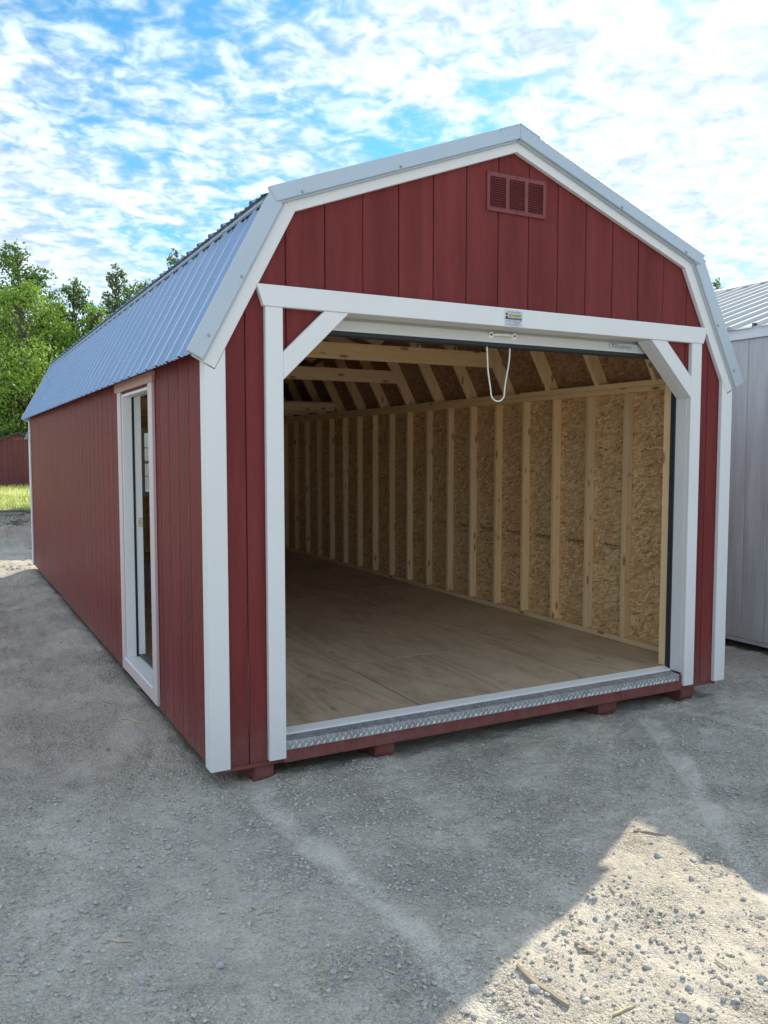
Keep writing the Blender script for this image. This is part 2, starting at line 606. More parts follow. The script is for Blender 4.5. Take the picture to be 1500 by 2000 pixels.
def mat_ground():
    t = NT('dusty_gravel_ground')
    p = t.pos()
    n1 = t.noise(p, 0.55, 5, 0.6)
    n2 = t.noise(p, 3.2, 6, 0.68, 0.3)
    n3 = t.noise(p, 26.0, 5, 0.75)
    n4 = t.noise(p, 85.0, 5, 0.8)
    c = t.ramp(n2, [(0.30, (0.45, 0.408, 0.345)), (0.50, (0.57, 0.525, 0.45)), (0.72, (0.66, 0.615, 0.535))])
    c = t.mix(t.rng(n3, 0.40, 0.70, 0.0, 0.7), c, (0.47, 0.445, 0.41))
    c = t.mix(0.75, c, t.ramp(n4, [(0.32, (0.52, 0.52, 0.53)), (0.47, (1.02, 1.02, 1.02)), (0.68, (1.28, 1.26, 1.22))]), 'MULTIPLY')
    # rusty straw-coloured patches
    n5 = t.noise(t.map(p, (1, 1, 1), (0, 0, 0), (5.2, 9.1, 0)), 1.9, 5, 0.7)
    c = t.mix(t.rng(n5, 0.63, 0.78, 0.0, 0.55), c, (0.42, 0.315, 0.185))
    # grey loose gravel versus beige dust
    c = t.mix(t.rng(n1, 0.52, 0.68, 0.0, 0.5), c, (0.42, 0.41, 0.395))
    # paler compacted drag marks and browner soil are stored per vertex
    at = t.n.new('ShaderNodeVertexColor')
    at.layer_name = 'soil'
    sp = t.n.new('ShaderNodeSeparateColor')
    t.l.new(at.outputs['Color'], sp.inputs[0])
    c = t.mix(t.math('MULTIPLY', sp.outputs[0], t.rng(n3, 0.2, 0.7, 0.55, 1.0)), c, (0.76, 0.73, 0.655))
    c = t.mix(t.math('MULTIPLY', sp.outputs[2], 0.75, True), c, t.ramp(n3, [(0.3, (0.38, 0.31, 0.265)), (0.7, (0.55, 0.455, 0.395))]))
    hum = t.rng(sp.outputs[2], 1.0, 2.0, 0.0, 1.0)
    c = t.mix(hum, c, (0.11, 0.10, 0.09))
    gr = t.ramp(t.math('ADD', t.math('MULTIPLY', n2, 0.6), t.math('MULTIPLY', n3, 0.4)),
                [(0.3, (0.36, 0.42, 0.12)), (0.5, (0.52, 0.56, 0.19)), (0.7, (0.66, 0.64, 0.30))])
    c = t.mix(sp.outputs[1], c, gr)
    pv = t.voro(p, 75.0)
    pv2 = t.voro(p, 170.0)
    loose = t.rng(t.noise(p, 2.3, 4, 0.65), 0.40, 0.60, 0.25, 1.0)
    peb = t.math('ADD', t.math('MULTIPLY', pv, -0.8), t.math('MULTIPLY', pv2, -0.5))
    gc1 = t.n.new('ShaderNodeSeparateColor')
    t.l.new(t.voro(p, 75.0, 'F1', 'Color'), gc1.inputs[0])
    gc2 = t.n.new('ShaderNodeSeparateColor')
    t.l.new(t.voro(p, 170.0, 'F1', 'Color'), gc2.inputs[0])
    gr_ = t.math('ADD', t.math('MULTIPLY', gc1.outputs[0], 0.45), t.math('MULTIPLY', gc2.outputs[0], 0.55))
    grain = t.ramp(gr_, [(0.12, (0.66, 0.66, 0.68)), (0.45, (1.04, 1.04, 1.04)), (0.88, (1.32, 1.30, 1.27))])
    c = t.mix(t.math('MULTIPLY', loose, 0.85), c, t.mix(1.0, c, grain, 'MULTIPLY'))
    crev_shade = t.math('MULTIPLY', t.rng(pv2, 0.30, 0.65, 0.0, 0.50), loose)  # shade in the gaps between grains, painted into the colour
    c = t.mix(crev_shade, c, t.mix(1.0, c, (0.45, 0.45, 0.47), 'MULTIPLY'))
    h = t.math('ADD', t.math('MULTIPLY', n3, 1.0), t.math('MULTIPLY', n4, 0.35))
    h = t.math('ADD', h, t.math('MULTIPLY', peb, loose))
    nb = t.bump(h, 0.8, 0.018)
    fine = t.noise(p, 420.0, 3, 0.7)
    nb = t.bump(fine, 0.35, 0.003, nb)
    return t.set(c, 0.95, None, nb, 0.15)


M['ground'] = mat_ground()


def mat_stone(name, dark, light):
    t = NT(name)
    n = t.noise(t.pos(), 60.0, 2, 0.6)
    n2 = t.noise(t.pos(), 160.0, 4, 0.7)
    x = t.math('ADD', t.math('MULTIPLY', n, 0.75), t.math('MULTIPLY', n2, 0.25))
    c = t.ramp(x, [(0.25, dark), (0.75, light)])
    return t.set(c, 0.85, None, t.bump(n2, 0.3, 0.002), 0.25)


M['stone'] = mat_stone('grey_stone', (0.30, 0.30, 0.305), (0.55, 0.54, 0.52))
M['gravel'] = mat_stone('mixed_gravel', (0.24, 0.23, 0.22), (0.68, 0.645, 0.585))
M['splinter'] = mat_plain('weathered_wood', (0.36, 0.30, 0.225), 0.85)
M['straw'] = mat_plain('dry_straw', (0.54, 0.46, 0.31), 0.85)


def mat_leaf(name, stops):
    t = NT(name)
    n = t.noise(t.pos(), 0.9, 3, 0.6)
    n2 = t.noise(t.pos(), 9.0, 2, 0.6)
    x = t.math('ADD', t.math('MULTIPLY', n, 0.6), t.math('MULTIPLY', n2, 0.4))
    c = t.ramp(x, stops)
    m_ = t.set(c, 0.55, None, None, 0.3)
    tr = t.n.new('ShaderNodeBsdfTranslucent')
    t.l.new(t.mix(1.0, c, (1.1, 1.25, 0.55), 'MULTIPLY'), tr.inputs[0])
    mx = t.n.new('ShaderNodeMixShader')
    mx.inputs[0].default_value = 0.32
    t.l.new(t.b.outputs[0], mx.inputs[1])
    t.l.new(tr.outputs[0], mx.inputs[2])
    t.l.new(mx.outputs[0], t.n['Material Output'].inputs[0])
    return m_


M['leaf'] = mat_leaf('tree_leaves', [(0.3, (0.062, 0.115, 0.042)), (0.5, (0.125, 0.205, 0.068)), (0.7, (0.22, 0.32, 0.12))])
M['leaf_yellow'] = mat_leaf('bright_leaves', [(0.3, (0.12, 0.21, 0.045)), (0.5, (0.21, 0.32, 0.070)), (0.7, (0.31, 0.43, 0.11))])
M['leaf_pale'] = mat_leaf('pale_leaves', [(0.3, (0.11, 0.16, 0.085)), (0.5, (0.15, 0.205, 0.105)), (0.7, (0.20, 0.255, 0.13))])
M['bark'] = mat_plain('grey_bark', (0.11, 0.095, 0.08), 0.9)


def mat_glass():
    t = NT('window_glass')
    t.set((0.85, 0.9, 0.88), 0.03)
    t.b.inputs['Transmission Weight'].default_value = 1.0
    t.b.inputs['IOR'].default_value = 1.05
    return t.m


M['glass'] = mat_glass()
M['sticker'] = mat_plain('sticker_paper', (0.62, 0.68, 0.74), 0.4)
M['ink_blue'] = mat_plain('ink_blue', (0.10, 0.15, 0.26), 0.5)
M['ink_dark'] = mat_plain('ink_dark', (0.05, 0.045, 0.03), 0.5)
M['gold'] = mat_plain('gold_print', (0.62, 0.56, 0.30), 0.5)
M['ink_red'] = mat_plain('ink_red', (0.42, 0.04, 0.04), 0.5)
M['ink_grey'] = mat_plain('ink_grey', (0.25, 0.27, 0.30), 0.5)

# ------------------------------------------------------------------ numpy noise for the terrain


def vnoise(x, y, seed):
    xi, yi = np.floor(x).astype(np.int64), np.floor(y).astype(np.int64)
    fx, fy = x - xi, y - yi
    fx = fx * fx * fx * (fx * (fx * 6 - 15) + 10)
    fy = fy * fy * fy * (fy * (fy * 6 - 15) + 10)

    def h(a, b):
        n = (a * 374761393 + b * 668265263 + seed * 974711) & 0xFFFFFFFF
        n = ((n ^ (n >> 13)) * 1274126177) & 0xFFFFFFFF
        return ((n ^ (n >> 16)) & 0xFFFF) / 65535.0
    a, b, c, d = h(xi, yi), h(xi + 1, yi), h(xi, yi + 1), h(xi + 1, yi + 1)
    return (a * (1 - fx) + b * fx) * (1 - fy) + (c * (1 - fx) + d * fx) * fy


def fbm(x, y, f, octv, seed, gain=0.5):
    s, a, tot = 0, 1.0, 0
    for k in range(octv):
        s = s + a * vnoise(x * f + k * 17.3, y * f - k * 9.1, seed + k)
        tot += a
        a *= gain
        f *= 2.03
    return s / tot


def sstep(x, a, b):
    t = np.clip((x - a) / (b - a), 0, 1)
    return t * t * (3 - 2 * t)


TRACKS = [([(0.25, 0.2), (0.18, -0.15), (0.187, -0.46), (0.195, -0.78), (0.235, -1.05), (0.255, -1.4), (0.25, -1.85), (0.22, -2.4), (0.15, -3.4)], 0.06, 1.0),
          ([(0.93, 0.1), (0.86, -0.5), (0.872, -0.8), (0.85, -1.2), (0.86, -1.7), (0.87, -2.6)], 0.04, 0.4),
          ([(2.6, -0.2), (2.31, -0.69), (2.07, -1.02), (1.87, -1.30), (1.6, -1.7), (1.2, -2.4)], 0.055, 0.85),
          ([(2.90, 0.0), (2.95, -0.14), (3.01, -0.40), (3.07, -0.64), (3.2, -1.2)], 0.045, 0.75)]


def polydist(x, y, pts):
    d = np.full(np.shape(x), 1e9)
    for (ax, ay), (bx, by) in zip(pts[:-1], pts[1:]):
        vx, vy = bx - ax, by - ay
        t = np.clip(((x - ax) * vx + (y - ay) * vy) / (vx * vx + vy * vy), 0, 1)
        d = np.minimum(d, np.hypot(x - ax - t * vx, y - ay - t * vy))
    return d


def track_amount(x, y):
    s = np.zeros(np.shape(x))
    for pts, w, st_ in TRACKS:
        wob = (fbm(x, y, 3.0, 3, 91) - 0.5) * 0.10
        d = np.abs(polydist(x, y, pts) + wob)
        fade = st_ * np.clip(0.35 + 1.0 * fbm(x, y, 3.2, 4, 77), 0, 1)
        s = np.maximum(s, (1 - sstep(d, w * 0.55, w * 1.35)) * fade)
    return s


def ground_z(x, y):
    z = 0.052 + (fbm(x, y, 0.5, 3, 5) - 0.5) * 0.05
    # dirt banked against the long left wall
    b = np.exp(-np.square((x + 0.02) / 0.28)) * sstep(y, 0.05, 0.9) * (1 - sstep(y, 8.3, 9.5))
    z = z + 0.075 * b
    z = z + (fbm(x, y, 2.6, 4, 21) - 0.5) * 0.045
    z = z + (fbm(x, y, 13.0, 4, 33, 0.6) - 0.5) * 0.030
    # under the barn the soil is level and just touches the skids
    ins = sstep(x, -0.05, 0.25) * (1 - sstep(x, 3.2, 3.5)) * sstep(y, 0.02, 0.3) * (1 - sstep(y, 8.0, 8.4))
    z = z * (1 - ins) + 0.04 * ins
    tr = track_amount(x, y)
    z = z - 0.014 * tr
    # tumbled soil heaps past the barn, then a low step up to the meadow
    heap = sstep(y, 10.6, 12.5) * (1 - sstep(y, 18.5, 21)) * (1 - sstep(x, 0.75, 1.05) * (1 - sstep(y, 20, 21)))
    z = z + heap * (0.10 + 1.0 * np.maximum(0, fbm(x, y, 0.9, 5, 61, 0.6) - 0.45))
    z = z + 0.20 * sstep(y, 18.0, 24.0) + 0.1 * sstep(y, 24, 60) * (fbm(x, y, 0.12, 3, 8))
    return z


def gz(x, y):
    return float(ground_z(np.array([float(x)]), np.array([float(y)]))[0])


def axis(segs):
    out = []
    for a, b, n in segs:
        out += list(np.linspace(a, b, n, endpoint=False))
    out.append(segs[-1][1])
    return np.array(out)


gx_ = axis([(-400, -60, 8), (-60, -12, 26), (-12, -2.2, 60), (-2.2, 3.6, 400), (3.6, 7, 70), (7, 14, 30), (14, 60, 20), (60, 400, 8)])
gy_ = axis([(-200, -30, 8), (-30, -6, 24), (-6, -2.6, 50), (-2.6, 0.3, 240), (0.3, 3, 100), (3, 10, 100), (10, 24, 110), (24, 45, 50), (45, 120, 12), (120, 600, 8)])
GX, GY = np.meshgrid(gx_, gy_)
GZ = ground_z(GX, GY)
nx, ny = len(gx_), len(gy_)
me = bpy.data.meshes.new("ground")
vv = np.stack([GX, GY, GZ], -1).reshape(-1, 3)
ii = (np.arange(ny - 1)[:, None] * nx + np.arange(nx - 1)[None, :]).reshape(-1)
ff = np.stack([ii, ii + 1, ii + nx + 1, ii + nx], -1)


def np_mesh(me, vv, ff, smooth=True):
    k = ff.shape[1]
    me.vertices.add(len(vv))
    me.vertices.foreach_set("co", vv.astype(np.float32).ravel())
    me.loops.add(ff.size)
    me.loops.foreach_set("vertex_index", ff.astype(np.int32).ravel())
    me.polygons.add(len(ff))
    me.polygons.foreach_set("loop_start", np.arange(0, ff.size, k, dtype=np.int32))
    me.polygons.foreach_set("loop_total", np.full(len(ff), k, dtype=np.int32))
    me.polygons.foreach_set("use_smooth", np.full(len(ff), smooth, dtype=bool))
    me.update(calc_edges=True)
    me.validate()
    return me


np_mesh(me, vv, ff)
soil = me.color_attributes.new("soil", 'FLOAT_COLOR', 'POINT')
grass_line = 20.3 + (fbm(GX, GY, 0.45, 4, 44) - 0.5) * 3.2
gm = sstep(GY, 0, 1) * sstep(GY - grass_line, -0.8, 0.8)
brown = np.exp(-np.square((GX + 0.9) / 1.3)) * sstep(GY, -0.4, 1.2) * (1 - sstep(GY, 8.2, 9.3)) * (0.5 + 0.5 * fbm(GX, GY, 1.5, 3, 12))
heapc = sstep(GY, 11.0, 12.0) * (1 - gm) * np.clip(2.0 * fbm(GX, GY, 1.2, 4, 63), 0, 1) * 1.25
cols = np.stack([track_amount(GX, GY), gm, np.clip(brown + heapc, 0, 1) + sstep(GY, 11.5, 13) * (1 - gm) * np.clip(sstep(fbm(GX, GY, 1.0, 4, 65), 0.46, 0.62) + 0.8 * sstep(GY, 16.0, 19.0), 0, 1), np.ones_like(GX)], -1).reshape(-1, 4)
soil.data.foreach_set("color", cols.astype(np.float32).ravel())
ground = link("ground", me, mat=M['ground'])
ground["kind"] = "structure"

# ------------------------------------------------------------------ the red barn
W, L = 3.40, 8.25
AX = 1.695
EV, KN, PK = (-0.105, 2.105), (0.297, 2.862), (AX, 3.386)
BOARD = 0.2032
G0 = -0.0262
ZB = 0.170

barn = thing("barn_shed", "big red gambrel roofed barn shed with white trim and open roll-up garage door", "shed", (0, 0, 0))


def clip(poly, fn):
    out = []
    n = len(poly)
    for i in range(n):
        a, b = poly[i], poly[(i + 1) % n]
        da, db = fn(a), fn(b)
        if da >= 0:
            out.append(a)
        if (da >= 0) != (db >= 0):
            t = da / (da - db)
            out.append((a[0] + (b[0] - a[0]) * t, a[1] + (b[1] - a[1]) * t))
    return out


def inset_profile(d_low, d_up):
    """left half of the gambrel outline moved inwards: points at the wall, the knee and the peak"""
    def ln(a, b, d):
        ux, uz = b[0] - a[0], b[1] - a[1]
        k = math.hypot(ux, uz)
        ux, uz = ux / k, uz / k
        return (a[0] + uz * d, a[1] - ux * d, ux, uz)
    x1, z1, u1, w1 = ln(EV, KN, d_low)
    x2, z2, u2, w2 = ln(KN, PK, d_up)
    det = u1 * (-w2) + u2 * w1
    s = ((x2 - x1) * (-w2) + u2 * (z2 - z1)) / det
    kn = (x1 + u1 * s, z1 + w1 * s)
    t = (AX - x2) / u2
    pk = (AX, z2 + w2 * t)
    return (x1, z1, u1, w1), kn, pk


(lx, lz, lu, lw), KI, PI_ = inset_profile(0.146, 0.118)


def top_z(x, prof):
    (a, b, u, w_), kn, pk = prof
    xx = x if x <= AX else 2 * AX - x
    if xx <= kn[0]:
        return b + (xx - a) / u * w_
    return kn[1] + (xx - kn[0]) / (pk[0] - kn[0]) * (pk[1] - kn[1])


def bot_z(x):
    """lower edge of the front siding: full height beside the doorway, over the braces, over the header"""
    xx = x if x <= W / 2 else W - x
    if xx < 0.335:
        return ZB
    if xx < 0.697:
        return min(2.36, 2.03 + (xx - 0.353) * 0.985)
    return 2.36


def board_mesh(name, poly, y0, y1, cham=0.003):
    mb = MB()
    mb.prism(poly, 'y', y0, y1)
    me_ = mesh(name, mb.v, mb.f)
    bevel_mesh(me_, cham)
    bm = bmesh.new()
    bm.from_mesh(me_)
    bmesh.ops.triangulate(bm, faces=[f for f in bm.faces if len(f.verts) > 4])
    bm.to_mesh(me_)
    bm.free()
    return me_


PROF_B = ((lx, lz, lu, lw), KI, PI_)
PROF_B = inset_profile(0.100, 0.075)          # siding runs up behind the fascia


def column(x0, x1, botf):
    eps = 1e-4
    xs = [x0, x1]
    for c in (PROF_B[1][0], AX, 2 * AX - PROF_B[1][0]):
        if x0 < c < x1:
            xs.append(c)
    xs.sort()
    xb = [x0, x1]
    for c in (0.335, 0.697, W - 0.697, W - 0.335):
        if x0 < c < x1:
            xb += [c - eps, c + eps]
    xb.sort()
    topp = [(x, top_z(x, PROF_B)) for x in xs]
    bott = [(x, botf(x)) for x in xb]
    poly = bott + topp[::-1]
    return poly


# front wall: sheathing (a frame round the doorway) and its boards
mb = MB()
for x0, x1 in [(0.012, 0.353), (0.353, 0.697), (0.697, AX), (AX, W - 0.697), (W - 0.697, W - 0.353), (W - 0.353, W - 0.012)]:
    e = 1e-4
    pol = [(x0, bot_z(x0 + e)), (x1, bot_z(x1 - e)), (x1, top_z(x1, PROF_B))]
    for c in (2 * AX - PROF_B[1][0], PROF_B[1][0]):
        if x0 < c < x1:
            pol.append((c, top_z(c, PROF_B)))
    pol.append((x0, top_z(x0, PROF_B)))
    mb.prism(pol, 'y', 0.0125, 0.024)
front_wall = mb.build("wall", M['red'], barn)
front_wall["label"] = "front gable wall of red grooved boards"
for i in range(-1, 18):
    x0, x1 = max(G0 + BOARD * i + 0.0022, 0.0), min(G0 + BOARD * (i + 1) - 0.0022, W)
    if x1 - x0 < 0.02:
        continue
    poly = column(x0, x1, bot_z)
    link("siding_board", board_mesh("siding_board", poly, 0.0, 0.0122), front_wall, mat=M['red'])

# long left wall with the side doorway, long right wall, back wall
DY0, DY1 = 1.153, 1.968          # side doorway
ZE = 2.13                        # top of the long walls
left_wall = None
mb = MB()
mb.box(0.0125, 0.024, 0.03, DY0, ZB, ZE)
mb.box(0.0125, 0.024, DY1, L - 0.012, ZB, ZE)
mb.box(0.0125, 0.024, DY0, DY1, 2.03, ZE)
left_wall = mb.build("wall", M['red'], barn)
left_wall["label"] = "long left side wall of red grooved boards"
nb = int(L / BOARD) + 2
for i in range(0, nb):
    y0, y1 = max(BOARD * (i - 0.35) + 0.003, 0.0125), min(BOARD * (i + 0.65) - 0.003, L)
    if y1 - y0 < 0.02:
        continue
    mb = MB()
    if y1 <= DY0 + 0.01 or y0 >= DY1 - 0.01:
        mb.box(0.0, 0.0122, y0, y1, ZB, ZE)
    else:
        a, b = min(y1, DY0), max(y0, DY1)
        if a > y0 + 0.01:
            mb.box(0.0, 0.0122, y0, a, ZB, ZE)
        if b < y1 - 0.01:
            mb.box(0.0, 0.0122, b, y1, ZB, ZE)
        mb.box(0.0, 0.0122, max(y0, DY0), min(y1, DY1), 2.03, ZE)
    mb.build("siding_board", M['red'], left_wall, 0.003)
right_wall = box("wall", W - 0.024, W - 0.0125, 0.03, L - 0.012, ZB, ZE, M['red'], barn)
right_wall["label"] = "long right side wall of red grooved boards"
bme = mesh("siding_board", box_v(-0.0122, 0, 0.003, BOARD - 0.003, ZB, ZE), BOXF)
bevel_mesh(bme, 0.003)
for i in range(40):
    link("siding_board", bme, right_wall, (W, 0.013 + BOARD * i, 0), M['red'])
WX0, WX1, WZ0, WZ1 = 1.425, 1.985, 1.09, 1.97     # back window opening
mb = MB()


def back_cells(x0, x1):
    """polygons of the back wall between x0 and x1, leaving the window open"""
    top = column(x0, x1, lambda x: ZB)
    a, b = max(x0, WX0), min(x1, WX1)
    if b - a < 0.005:
        return [top]
    out = []
    if a - x0 > 0.004:
        out.append(column(x0, a, lambda x: ZB))
    if x1 - b > 0.004:
        out.append(column(b, x1, lambda x: ZB))
    out.append([(a, ZB), (b, ZB), (b, WZ0), (a, WZ0)])
    out.append(column(a, b, lambda x: WZ1))
    return out


for x0, x1 in [(0.012, WX0), (WX0, AX), (AX, WX1), (WX1, W - 0.012)]:
    for pol in back_cells(x0, x1):
        mb.prism(pol, 'y', L - 0.024, L - 0.0125)
back_wall = mb.build("wall", M['osb'], barn)
back_wall["label"] = "back gable wall with a window, bare strand board inside"
for i in range(-1, 18):
    x0, x1 = max(G0 + BOARD * i + 0.0022, 0.0), min(G0 + BOARD * (i + 1) - 0.0022, W)
    if x1 - x0 < 0.02:
        continue
    mb = MB()
    for pol in back_cells(x0, x1):
        mb.prism(pol, 'y', L - 0.0122, L)
    mb.build("siding_board", M['red'], back_wall)

# back window
mb = MB()
fw = 0.035
mb.box(WX0 - 0.03, WX0 + fw, L - 0.10, L + 0.02, WZ0 - 0.03, WZ1 + 0.03)
mb.box(WX1 - fw, WX1 + 0.03, L - 0.10, L + 0.02, WZ0 - 0.03, WZ1 + 0.03)
mb.box(WX0 + fw, WX1 - fw, L - 0.10, L + 0.02, WZ0 - 0.03, WZ0 + fw)
mb.box(WX0 + fw, WX1 - fw, L - 0.10, L + 0.02, WZ1 - fw, WZ1 + 0.03)
win = mb.build("window", M['white'], barn, 0.003)
zm = 0.5 * (WZ0 + WZ1)
mb = MB()
mb.box(WX0 + fw, WX1 - fw, L - 0.07, L - 0.03, zm - 0.022, zm + 0.022)
xm = 0.5 * (WX0 + WX1)
mb.box(xm - 0.008, xm + 0.008, L - 0.058, L - 0.042, WZ0 + fw, zm - 0.022)
mb.box(xm - 0.008, xm + 0.008, L - 0.058, L - 0.042, zm + 0.022, WZ1 - fw)
for zz in (0.5 * (WZ0 + fw + zm), 0.5 * (WZ1 - fw + zm)):
    mb.box(WX0 + fw, xm - 0.008, L - 0.058, L - 0.042, zz - 0.008, zz + 0.008)
    mb.box(xm + 0.008, WX1 - fw, L - 0.058, L - 0.042, zz - 0.008, zz + 0.008)
mb.build("muntin_grid", M['white'], win)
for za, zb_ in ((WZ0 + fw, zm - 0.022), (zm + 0.022, WZ1 - fw)):
    for xa, xb_ in ((WX0 + fw, xm - 0.009), (xm + 0.009, WX1 - fw)):
        zz = 0.5 * (za + zb_)
        for z0, z1 in ((za + .001, zz - 0.009), (zz + 0.009, zb_ - .001)):
            box("pane", xa + .001, xb_, L - 0.052, L - 0.048, z0, z1, M['glass'], win)

# ------- skids, rim, floor
for k, (x0, x1) in enumerate([(0.212, 0.312), (0.872, 0.985), (2.40, 2.545), (3.095, 3.215)]):
    mb = MB()
    mb.prism([(0.03, 0.146), (0.03, 0.085), (0.075, 0.025), (8.2, 0.025), (8.2, 0.146)], 'x', x0, x1)
    mb.build("skid", M['red'], barn, 0.006)
box("rim_joist", 0.013, W - 0.013, 0.0245, 0.06, 0.146, 0.2465, M['red'], barn, 0.003)
mb = MB()
mb.prism([(0.02, 0.146), (W - 0.02, 0.146), (W - 0.02, 0.169), (0.02, 0.169)], 'y', 0.004, 0.0243)
mb.build("rim_joist", M['red'], barn, 0.002)
box("sill_beam", 0.345, W - 0.345, -0.014, 0.0120, 0.148, 0.248, M['red'], barn, 0.004)
mb = MB()
for x0, x1 in ((0.013, 0.05), (W - 0.05, W - 0.013)):
    box("rim_joist", x0, x1, 0.0605, L - 0.03, 0.146, 0.2465, M['red'], barn, 0.003)
for k in range(14):
    mb.box(0.05, W - 0.05, 0.35 + 0.597 * k, 0.388 + 0.597 * k, 0.146, 0.247)
fl = mb.build("floor_frame", M['pine_x'], barn)
FZ = 0.266
S = 0.005
cols_x = [(0.024, 1.213), (1.213, 2.42), (2.42, W - 0.024)]
cuts = [[0.125, 2.39, 4.82, 7.25, L - 0.03], [0.125, 1.155, 3.59, 6.02, L - 0.03], [0.125, 2.39, 4.82, 7.25, L - 0.03]]
for (x0, x1), cy in zip(cols_x, cuts):
    for a, b in zip(cy[:-1], cy[1:]):
        box("floor_sheet", x0 + S, x1 - S, a + S, b - S, FZ - 0.018, FZ, M['ply'], fl)

# ------- inside: strand board sheets, plates, studs, rafters, ties, loft
for side in (1, -1):
    xa = W - 0.0365 if side == 1 else 0.0245
    # sheets 1.2 m wide, standing between floor and plate; the left side leaves the doorway open
    y = 0.03
    while y < L - 0.05:
        b = min(y + 1.195, L - 0.026)
        if side == 1:
            box("wall_sheet", xa, xa + 0.0115, y + 0.001, b - 0.001, 0.25, ZE, M['osb'], right_wall)
        else:
            mb = MB()
            if b < DY0 or y > DY1:
                mb.box(xa, xa + 0.0115, y + 0.001, b - 0.001, 0.25, ZE)
            else:
                if y < DY0:
                    mb.box(xa, xa + 0.0115, y + 0.001, DY0, 0.25, ZE)
                if b > DY1:
                    mb.box(xa, xa + 0.0115, DY1, b - 0.001, 0.25, ZE)
                mb.box(xa, xa + 0.0115, max(y, DY0), min(b, DY1) - .001, 2.04, ZE)
            mb.build("wall_sheet", M['osb'], left_wall)
        y += 1.195

SX1 = W - 0.0367                    # stud outer face, right
SD = 0.064 + 0.0           # stud depth shown inside
SD = SX1 - 3.299
stud_me = mesh("stud", box_v(0, SD, 0, 0.038, FZ + 0.0395, 2.086), BOXF)
bevel_mesh(stud_me, 0.003)
for k in range(20):
    yk = 0.374 + 0.3985 * k
    if yk > L - 0.1:
        break
    link("stud", stud_me, right_wall, (3.299, yk, 0), M['pine_z'])
    if not (DY0 - 0.08 < yk < DY1 + 0.04):
        link("stud", stud_me, left_wall, (0.0365, yk, 0), M['pine_z'])
for yk in (DY0 - 0.06, DY1 + 0.022):
    link("stud", stud_me, left_wall, (0.0365, yk, 0), M['pine_z'])
for k in range(8):
    xk = 0.30 + 0.40 * k
    bs = mesh("stud", box_v(xk, xk + 0.038, L - 0.090, L - 0.0245, FZ + 0.0395, 2.086), BOXF)
    if WX0 - 0.06 < xk < WX1 + 0.02:
        bs = mesh("stud", box_v(xk, xk + 0.038, L - 0.090, L - 0.0245, FZ + 0.0395, WZ0 - 0.035), BOXF)
    link("stud", bs, back_wall, mat=M['pine_z'])
for x0, wall in ((3.299, right_wall), (0.0365, left_wall)):
    box("top_plate", x0, x0 + SD, 0.05, L - 0.03, 2.087, 2.1245, M['pine_y'], wall, 0.003)
    box("top_plate", x0, x0 + SD, 0.05, L - 0.03, 2.1255, 2.165, M['pine_y'], wall, 0.003)
    if wall is right_wall:
        box("bottom_plate", x0, x0 + SD, 0.13, L - 0.03, FZ + 0.001, FZ + 0.039, M['pine_y'], wall, 0.003)
    else:
        box("bottom_plate", x0, x0 + SD, 0.13, DY0, FZ + 0.001, FZ + 0.039, M['pine_y'], wall, 0.003)
        box("bottom_plate", x0, x0 + SD, DY1, L - 0.03, FZ + 0.001, FZ + 0.039, M['pine_y'], wall, 0.003)
box("top_plate", 0.10, W - 0.10, L - 0.090, L - 0.025, 2.087, 2.165, M['pine_x'], back_wall, 0.003)
# pencilled marks on the studs nearest the door
marks = MB()
for k, zs in ((1, (1.50, 1.12, 0.72)), (2, (1.52, 1.16, 0.80)), (3, (1.30,)), (4, (1.25,)), (5, (1.24, 0.9))):
    yk = 0.374 + 0.3985 * k
    for zz in zs:
        for q in range(2 + (k % 2)):
            xo = 3.318 + 0.011 * q
            marks.box(xo, xo + 0.0022, yk - 0.0012, yk - 0.0002, zz - 0.013, zz + 0.010 + 0.004 * (q % 2))
        marks.box(3.312, 3.348, yk - 0.0012, yk - 0.0002, zz - 0.016, zz - 0.0145)
for k in range(1, 8):
    ya = 0.374 + 0.3985 * k + 0.06
    for q in range(3):
        marks.box(SX1 - 0.0011, SX1 - 0.0003, ya + random.uniform(0, 0.05), ya + random.uniform(0.18, 0.29), 0.945 + 0.011 * q, 0.9475 + 0.011 * q)
    yy_ = ya + 0.05
    while yy_ < ya + 0.26:
        marks.box(SX1 - 0.0011, SX1 - 0.0003, yy_, yy_ + 0.006, 0.955, 0.955 + random.uniform(0.012, 0.03))
        yy_ += random.uniform(0.012, 0.03)
pm = marks.build("pencil_mark", M['ink_dark'], right_wall)
pm["kind"] = "stuff"


def slope_pt(seg, side, s, n, y):
    a, b = (EV, KN) if seg == 0 else (KN, PK)
    ux, uz = b[0] - a[0], b[1] - a[1]
    k = math.hypot(ux, uz)
    ux, uz = ux / k, uz / k
    x = a[0] + ux * s - uz * n
    z = a[1] + uz * s + ux * n
    if side < 0:
        x = 2 * AX - x
    return (x, y, z)


LEN = [math.dist(EV, KN), math.dist(KN, PK)]


def slope_box(mb, seg, side, s0, s1, n0, n1, y0, y1, m0=0.0, m1=0.0):
    """board lying on a roof slope; m0, m1 shift the inner edge along s at the two ends (mitres)"""
    v = []
    for y in (y0, y1):
        for (s, n) in ((s0, n1), (s1, n1), (s1 + m1, n0), (s0 + m0, n0)):
            v.append(slope_pt(seg, side, s, n, y))
    f = [(0, 1, 2, 3), (7, 6, 5, 4), (0, 4, 5, 1), (1, 5, 6, 2), (2, 6, 7, 3), (3, 7, 4, 0)]
    mb.add(v, f)


roof = box("roof", AX - 0.019, AX + 0.019, 0.06, L - 0.05, 3.17, 3.325, M['pine_y'], barn)
roof["label"] = "gambrel roof of ribbed steel sheets on timber rafters"

